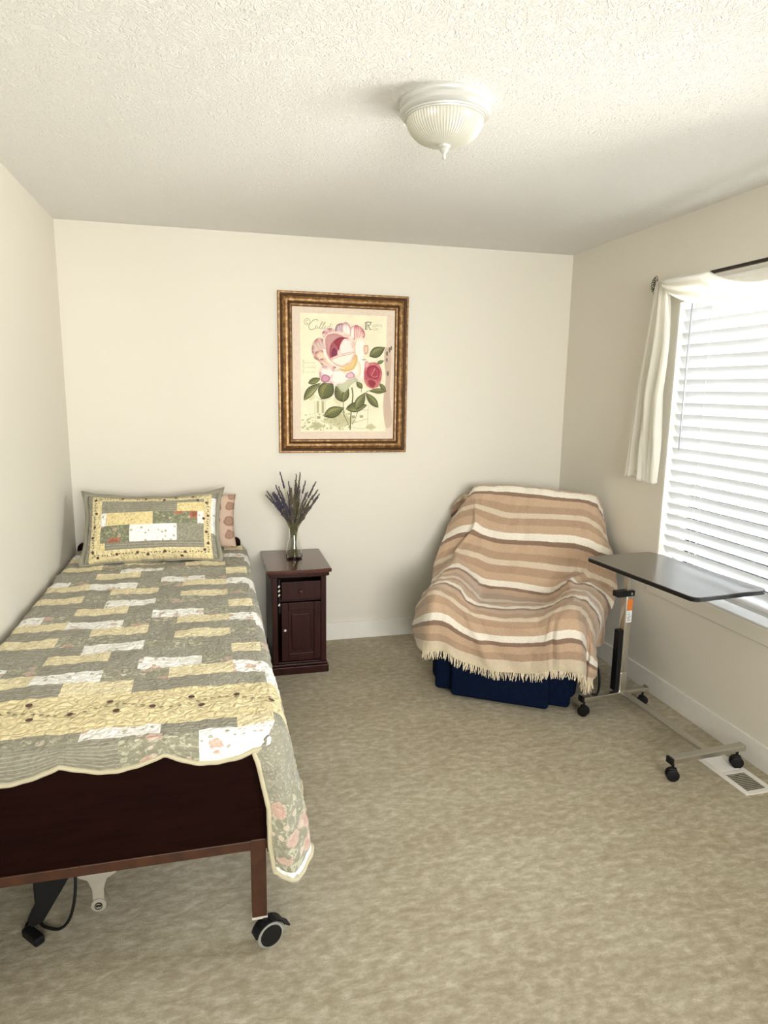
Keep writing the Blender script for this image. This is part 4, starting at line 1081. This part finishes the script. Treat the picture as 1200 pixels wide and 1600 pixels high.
THROW=[(-2.9,[(-0.470,0.920,0.660),(-0.420,0.930,0.680),(-0.304,0.857,0.693),(-0.174,0.854,0.706),(-0.063,0.855,0.707),(0.047,0.853,0.703),(0.155,0.849,0.697),(0.261,0.847,0.692),(0.339,0.854,0.687),(0.396,0.883,0.665),(0.423,0.897,0.607),(0.429,0.883,0.539)]),
(-1.2,[(-0.470,0.900,0.860),(-0.420,0.910,0.900),(-0.304,0.847,0.893),(-0.174,0.844,0.906),(-0.063,0.845,0.907),(0.047,0.843,0.903),(0.155,0.839,0.897),(0.261,0.837,0.892),(0.339,0.844,0.887),(0.396,0.873,0.865),(0.425,0.891,0.807),(0.431,0.877,0.739)]),
(-0.45,[(-0.362,0.897,0.918),(-0.349,0.862,0.966),(-0.304,0.822,1.005),(-0.174,0.819,1.018),(-0.063,0.820,1.019),(0.047,0.818,1.015),(0.155,0.814,1.009),(0.261,0.812,1.004),(0.339,0.819,0.999),(0.396,0.848,0.977),(0.431,0.878,0.919),(0.439,0.868,0.851)]),
(0,[(-0.362,0.847,0.906),(-0.349,0.812,0.954),(-0.304,0.772,0.993),(-0.174,0.769,1.006),(-0.063,0.770,1.007),(0.047,0.768,1.003),(0.155,0.764,0.997),(0.261,0.762,0.992),(0.339,0.769,0.987),(0.396,0.798,0.965),(0.431,0.828,0.907),(0.451,0.842,0.839)]),
(1,[(-0.445,0.794,0.803),(-0.363,0.742,0.876),(-0.290,0.715,0.902),(-0.215,0.709,0.890),(-0.101,0.697,0.866),(0.008,0.697,0.868),(0.146,0.700,0.873),(0.271,0.702,0.877),(0.359,0.698,0.870),(0.428,0.716,0.826),(0.464,0.749,0.775),(0.480,0.786,0.731)]),
(2,[(-0.476,0.704,0.688),(-0.380,0.680,0.757),(-0.273,0.648,0.792),(-0.210,0.645,0.766),(-0.098,0.638,0.753),(0.020,0.640,0.757),(0.157,0.642,0.761),(0.281,0.644,0.765),(0.369,0.637,0.753),(0.441,0.642,0.723),(0.498,0.679,0.699),(0.512,0.733,0.668)]),
(3,[(-0.498,0.574,0.553),(-0.431,0.577,0.599),(-0.363,0.569,0.641),(-0.241,0.542,0.646),(-0.145,0.563,0.610),(0.005,0.563,0.610),(0.173,0.563,0.610),(0.296,0.561,0.606),(0.362,0.542,0.608),(0.448,0.520,0.585),(0.523,0.531,0.548),(0.539,0.556,0.500)]),
(4,[(-0.476,0.460,0.487),(-0.376,0.302,0.600),(-0.322,0.402,0.605),(-0.221,0.459,0.545),(-0.166,0.490,0.507),(0.019,0.498,0.504),(0.180,0.487,0.501),(0.252,0.430,0.546),(0.306,0.399,0.590),(0.402,0.416,0.575),(0.498,0.480,0.491),(0.535,0.500,0.452)]),
(4.5,[(-0.466,0.360,0.488),(-0.372,0.239,0.590),(-0.303,0.328,0.590),(-0.206,0.296,0.550),(-0.166,0.406,0.475),(0.009,0.433,0.465),(0.183,0.412,0.475),(0.262,0.373,0.530),(0.310,0.321,0.585),(0.405,0.350,0.570),(0.486,0.400,0.477),(0.491,0.420,0.367)]),
(5,[(-0.450,0.240,0.496),(-0.365,0.190,0.585),(-0.280,0.227,0.585),(-0.188,0.171,0.550),(-0.131,0.197,0.485),(0.029,0.281,0.470),(0.200,0.271,0.485),(0.273,0.279,0.540),(0.319,0.246,0.580),(0.398,0.259,0.565),(0.474,0.340,0.453),(0.489,0.360,0.267)]),
(6,[(-0.458,0.140,0.487),(-0.365,0.131,0.580),(-0.269,0.131,0.575),(-0.184,0.040,0.540),(-0.115,0.093,0.490),(0.062,0.171,0.475),(0.189,0.172,0.500),(0.283,0.187,0.550),(0.347,0.151,0.580),(0.412,0.132,0.560),(0.464,0.250,0.440),(0.450,0.270,0.279)]),
(7,[(-0.499,0.200,0.400),(-0.376,0.000,0.556),(-0.284,-0.010,0.556),(-0.185,-0.020,0.497),(-0.083,0.000,0.464),(0.084,0.000,0.470),(0.192,0.000,0.493),(0.278,-0.010,0.555),(0.359,-0.010,0.567),(0.404,0.060,0.505),(0.435,0.100,0.428),(0.460,0.160,0.292)]),
(8,[(-0.511,0.180,0.319),(-0.370,-0.050,0.448),(-0.278,-0.050,0.456),(-0.172,-0.040,0.395),(-0.075,-0.020,0.369),(0.092,-0.020,0.378),(0.205,-0.040,0.406),(0.262,-0.060,0.440),(0.366,-0.050,0.451),(0.404,0.070,0.323),(0.441,0.060,0.288),(0.473,0.100,0.248)]),
(8.7,[(-0.500,0.160,0.263),(-0.382,-0.050,0.344),(-0.277,-0.050,0.347),(-0.173,-0.040,0.302),(-0.072,-0.020,0.282),(0.096,-0.020,0.289),(0.205,-0.035,0.315),(0.272,-0.060,0.344),(0.378,-0.050,0.353),(0.399,0.055,0.250),(0.432,0.040,0.227),(0.464,0.080,0.200)]),
(9.4,[(-0.481,0.150,0.236),(-0.392,-0.050,0.260),(-0.277,-0.050,0.271),(-0.175,-0.040,0.225),(-0.067,-0.025,0.202),(0.101,-0.020,0.199),(0.206,-0.035,0.223),(0.277,-0.060,0.259),(0.386,-0.050,0.255),(0.402,0.050,0.179),(0.428,0.020,0.166),(0.452,0.050,0.192)])]
def crm(p0, p1, p2, p3, t_): return .5*((2*p1) + (-p0+p2)*t_ + (2*p0-5*p1+4*p2-p3)*t_*t_ + (-p0+3*p1-3*p2+p3)*t_**3)
TV = [v for v, _ in THROW]; TP = np.array([p for _, p in THROW], dtype=float)
def interp(A, sub):
    out = []
    n = len(A)
    for i in range(n-1):
        for k in range(sub): out.append(crm(A[max(i-1, 0)], A[i], A[i+1], A[min(i+2, n-1)], k/sub))
    out.append(A[-1]); return np.array(out)
SV, SU = 12, 14
G1 = interp(TP, SV)                                  # rows refined
G2 = np.transpose(interp(np.transpose(G1, (1, 0, 2)), SU), (1, 0, 2))
nvv, nuu = G2.shape[:2]
vcoord = np.interp(np.arange(nvv)/SV, range(len(TV)), TV); ucoord = np.linspace(0, 1, nuu)
nrm = np.cross(np.gradient(G2, axis=1), np.gradient(G2, axis=0)); nrm /= (np.linalg.norm(nrm, axis=2, keepdims=True)+1e-9)
if nrm[nvv//2, nuu//2] @ np.array([0, -1, .5]) < 0: nrm = -nrm
U_, V_ = np.meshgrid(ucoord, vcoord)
wr = .0035*fbm(U_*16, V_*.9, 2) + .003*fbm(U_*30+V_*.7, V_*1.6, 6)
edgeW = np.clip((V_-7.2)/2.2, 0, 1)
wr += .010*edgeW*np.sin(U_*2*PI*5.3+1.0)*np.clip(np.minimum(U_-.15, .85-U_)*8, 0, 1)
wr += .007*np.exp(-((V_-3.4)/1.0)**2)*np.sin(U_*2*PI*4.2+V_*.9)
ss = lambda a, b, x: np.clip((x-a)/(b-a), 0, 1)
win = lambda a, b, e, x: ss(a-e, a+e, x)*(1-ss(b-e, b+e, x))
g = lambda x, c, s_: np.exp(-((x-c)/s_)**2)
wr += .020*g(U_, .185, .013)*win(.9, 3.6, .5, V_) - .016*g(U_, .150, .022)*win(1.8, 3.7, .5, V_)      # upright fold where the back meets the arm
wr += .014*g(U_, .735-.01*(V_-3), .012)*win(2.6, 4.3, .3, V_) - .012*g(U_, .765, .020)*win(2.8, 4.4, .3, V_)
wr += .010*g(U_, .30+.05*(V_-7.5), .020)*win(6.2, 9.6, .6, V_) - .010*g(U_, .345+.05*(V_-7.5), .022)*win(6.4, 9.6, .6, V_)
wr += .014*ss(.625, .645, U_)*win(7.4, 9.6, .4, V_)*(1-ss(.78, .82, U_)) + .006*g(U_, .655, .010)*win(7.0, 9.6, .5, V_)
wr += .006*g(V_, 4.22, .10)*win(.10, .30, .03, U_) + .006*g(V_, 4.2, .10)*win(.70, .90, .03, U_)
G3 = G2 + nrm*wr[..., None]
m, nt, b = new_mat('woven_striped_throw'); v = uvw(nt)
sx = nt.nodes.new('ShaderNodeSeparateXYZ'); L(nt, v, sx.inputs[0])
wob = N(nt, 'ShaderNodeTexNoise', Scale=60.0, Detail=2.0); L(nt, v, wob.inputs['Vector'])
ph = math_n(nt, 'FRACT', math_n(nt, 'MULTIPLY', math_n(nt, 'ADD', math_n(nt, 'ADD', sx.outputs['Y'], 10.0), math_n(nt, 'MULTIPLY', math_n(nt, 'SUBTRACT', wob.outputs['Fac'], .5), .05)), .5))
TAN, TAN2, DK, WH_, CR2 = (.57, .405, .275), (.46, .32, .215), (.28, .185, .13), (.88, .82, .70), (.68, .57, .43)
sr_ = ramp(nt, [(0, WH_), (.072, WH_), (.076, DK), (.155, DK), (.16, TAN), (.30, TAN), (.31, TAN2), (.44, TAN2), (.445, CR2), (.555, CR2), (.56, TAN2), (.72, TAN2), (.74, TAN), (.925, TAN), (.928, WH_)]); L(nt, ph, sr_.inputs['Fac'])
hemr = ramp(nt, [(.905, (0, 0, 0)), (.91, (1, 1, 1))]); L(nt, math_n(nt, 'MULTIPLY', sx.outputs['Y'], .1), hemr.inputs['Fac'])
c = mixc(nt, hemr.outputs['Color'], sr_.outputs['Color'], (.70, .60, .43))
ov = coords(nt); n = N(nt, 'ShaderNodeTexNoise', Scale=210.0, Detail=3.0); L(nt, ov, n.inputs['Vector'])
r = ramp(nt, [(.3, (.80, .80, .80)), (.7, (1, 1, 1))]); L(nt, n.outputs['Fac'], r.inputs['Fac'])
c = mixc(nt, 1.0, c, r.outputs['Color'], 'MULTIPLY'); L(nt, c, b.inputs['Base Color']); b.inputs['Roughness'].default_value = 1
b.inputs['Specular IOR Level'].default_value = .05; b.inputs['Sheen Weight'].default_value = .3
bump(nt, b, n.outputs['Fac'], .35, .003)
M['throw'] = m
UVt = np.stack([U_*1.6, V_], -1)
th = empty('striped_throw', CO, CA, label='fringed woven throw in tan, brown and cream stripes draped over the armchair', cat='throw')
tb_ = grid_mesh('throw_cloth', G3, [M['throw']], th, None, UVt); solid(tb_, .0035, 0)
# fringe along the lower hem
M['fringe'] = simple('fringe_yarn', (.74, .64, .47), .95, var=.12, vs=90)
fg = MB(); fr2 = random.Random(9)
hemrow = G3[-1]
tot = np.cumsum(np.r_[0, np.linalg.norm(np.diff(hemrow[14:], axis=0), axis=1)]); ln = tot[-1]
s_ = 0
while s_ < ln-.002:
    i = int(np.searchsorted(tot, s_)); i = min(max(i, 1), len(tot)-1); f_ = (s_-tot[i-1])/max(1e-6, tot[i]-tot[i-1])
    p = Vector(hemrow[14+i-1]*(1-f_)+hemrow[14+i]*f_)
    l_ = fr2.uniform(.030, .046); sw_ = fr2.uniform(-.010, .010)
    pts = [p+Vector((0, 0, .004)), p+Vector((sw_*.2, -.003, -l_*.35)), p+Vector((sw_*.7, -.004+fr2.uniform(-.004, .004), -l_*.7)), p+Vector((sw_, -.003+fr2.uniform(-.005, .005), -l_))]
    fg.tube(pts, [.0019, .0021, .0019, .0013], n=5); s_ += fr2.choice([.0035, .004, .005, .0085])
fg.build('fringe', M['fringe'], th, True)

# ------------------------------------------------------------------ overbed table
OT, OA = (2.737, -1.541, 0), .10
ot = empty('overbed_table', OT, OA, label='rolling overbed table with dark laminate top on a chrome C-shaped base under the window', cat='table')
ca_, sa_ = math.cos(OA), math.sin(OA)
def tl(x, y): dx, dy = x-OT[0], y-OT[1]; return (dx*ca_+dy*sa_, -dx*sa_+dy*ca_)
zt_ = .80
tx0, tx1, ty0, ty1 = -.188, .205, -.345, .345
def rrect(x0, x1, y0, y1, r, n=8):
    P_ = []
    for cx, cy, a0 in ((x1-r, y1-r, 0), (x0+r, y1-r, PI/2), (x0+r, y0+r, PI), (x1-r, y0+r, 3*PI/2)):
        for k in range(n+1): a = a0+PI/2*k/n; P_.append((cx+r*math.cos(a), cy+r*math.sin(a)))
    return P_
tpo = MB().prism(rrect(tx0+.002, tx1-.002, ty0+.002, ty1-.002, .032), 'z', zt_-.004, zt_).build('table_top', M['tabletop'], ot, bevel=.001)
MB().prism(rrect(tx0, tx1, ty0, ty1, .034), 'z', zt_-.020, zt_-.0035).build('edge_band', M['black'], tpo, bevel=.003)
px_, py_ = tl(2.752, -1.235)
MB().bx(px_-.06, px_+.06, py_-.45, py_+.03, zt_-.030, zt_-.020).build('support_plate', M['black'], ot)
MB().bx(px_-.014, px_+.014, py_-.014, py_+.014, .45, zt_-.029, .003).build('inner_column', M['chrome'], ot)
col_ = MB().bx(px_-.019, px_+.021, py_-.022, py_+.022, .118, .600, .006, 3).build('outer_column', M['chrome'], ot, True)
MB().bx(px_-.021, px_+.023, py_-.024, py_+.024, .085, .20, .006, 3).build('column_foot', M['chrome'], ot, True)
MB().bx(px_-.045, px_-.0195, py_-.020, py_+.020, .10, .42, .003).build('column_cover', M['black'], ot)
MB().bx(px_-.075, px_+.026, py_-.026, py_+.020, .596, .625, .004).build('height_lever', M['black'], ot)
MB().cyl((px_+.006, py_-.027, .611), (px_+.006, py_-.024, .611), .006, n=14).build('lever_screw', M['chrome'], ot)
MB().bx(px_-.014, px_+.018, py_-.0232, py_-.0220, .525, .582).build('orange_label', M['orange'], col_)
MB().bx(px_-.014, px_+.018, py_-.0232, py_-.0220, .462, .523).build('white_label', M['paper'], col_)
lb = col_.children[1]
ik = MB()
for k in range(6): ik.bx(px_-.010+(.004 if k % 2 else 0), px_+.013-(.006 if k % 3 else 0), py_-.0238, py_-.0230, .470+k*.008, .4728+k*.008)
ik.build('label_print', M['ink'], lb)
f0 = tl(2.503, -1.285); f1 = tl(2.905, -1.245); n0 = tl(2.568, -1.872); n1 = tl(2.952, -1.845)
def bar(name, a, b2, w_, z0, z1, m_):
    a, b2 = Vector((*a, 0)), Vector((*b2, 0)); d = b2-a; an = math.atan2(d.y, d.x)
    c = (a+b2)/2; return MB().box((c.x, c.y, (z0+z1)/2), (d.length, w_, z1-z0), Matrix.Rotation(an, 3, 'Z'), .004, 2).build(name, m_, ot)
bar('base_foot', f0, f1, .034, .082, .102, M['chrome']); bar('base_foot', n0, n1, .036, .082, .106, M['chrome'])
bm_ = tl(2.775, -1.868)
bar('base_rail', (px_, py_), bm_, .040, .084, .100, M['chrome'])
for q, (a, b2) in enumerate(((f0, f1), (n0, n1))):
    a, b2 = Vector(a), Vector(b2); d = (b2-a).normalized()
    for e_, p in enumerate((a+d*.004, b2-d*.004)):
        bx2 = MB().box((p.x, p.y, .093), (.012, .037, .028), Matrix.Rotation(math.atan2(d.y, d.x), 3, 'Z'), .002).build('end_cap', M['black'] if e_ == 0 else M['chrome'], ot)
    for p in (a+d*.022, b2-d*.024):
        w2 = MB()
        for s_ in (-1, 1): w2.cyl((s_*.006, 0, .027), (s_*.018, 0, .027), .026, n=24)
        co = w2.build('caster_wheel', M['black'], ot, True, bevel=.003); co.location = (p.x, p.y, 0); co.rotation_euler = (0, 0, .5+q*.6)
        MB().box((0, 0, .045), (.020, .034, .024), None, .006).cyl((0, 0, .05), (0, 0, .085), .006, n=10).build('caster_fork', M['black'], co)

# ------------------------------------------------------------------ light
def look(name, loc, rot, size, sy, col, e):
    l = bpy.data.lights.new(name, 'AREA'); l.shape = 'RECTANGLE'; l.size = size; l.size_y = sy; l.energy = e; l.color = col
    o = bpy.data.objects.new(name, l); C.objects.link(o); o.location = loc; o.rotation_euler = rot; return o
wd = bpy.data.worlds.new('daylight'); scene.world = wd; wd.use_nodes = True
bg = wd.node_tree.nodes['Background']; bg.inputs['Strength'].default_value = 12.5
tcw = wd.node_tree.nodes.new('ShaderNodeTexCoord'); sw_ = wd.node_tree.nodes.new('ShaderNodeSeparateXYZ'); L(wd.node_tree, tcw.outputs['Generated'], sw_.inputs[0])
rw_ = ramp(wd.node_tree, [(0, (1.55, 1.52, 1.43)), (.485, (1.55, 1.52, 1.43)), (.515, (.95, .99, 1.02)), (1, (.80, .92, 1.05))])      # sunlit ground below the horizon, bright hazy sky above
L(wd.node_tree, math_n(wd.node_tree, 'MULTIPLY_ADD', sw_.outputs['Z'], .5), rw_.inputs['Fac']); L(wd.node_tree, rw_.outputs['Color'], bg.inputs['Color'])
# daylight entering through the window opening (outside the glass)
po = look('window_portal', (W+WT+.01, (WY0+WY1)/2, (WZ0+WZ1)/2), (0, math.radians(90), 0), WZ1-WZ0, WY0-WY1, (1, 1, 1), 1)
po.data.cycles.is_portal = True
look('fill_light', (1.35, -6.3, 1.70), (math.radians(87), 0, 0), 2.2, 1.1, (1.0, .985, .95), 38).data.spread = math.radians(80)  # added fill lamp, unseen behind the camera, shining through the rear opening

# ------------------------------------------------------------------ camera
cam = bpy.data.cameras.new('camera'); co = bpy.data.objects.new('camera', cam); C.objects.link(co)
cam.sensor_fit = 'VERTICAL'; cam.sensor_height = 32; cam.sensor_width = 24; cam.lens = 32*1046.16/1600
Rr = Vector((0.96953929, -0.24449687, 0.01465793)); Uu = Vector((0.02987123, 0.17742581, 0.98368074)); Ff = Vector((0.24310755, 0.95327927, -0.17932472))
mm = Matrix((Rr, Uu, -Ff)).transposed().to_4x4(); mm.translation = (.7815, -4.0411, 1.583)
co.matrix_world = mm; cam.clip_start = .05; scene.camera = co
vs = scene.view_settings; vs.view_transform = 'Standard'; vs.look = 'None'; vs.gamma = 1; vs.use_curve_mapping = False; vs.exposure = 0.50
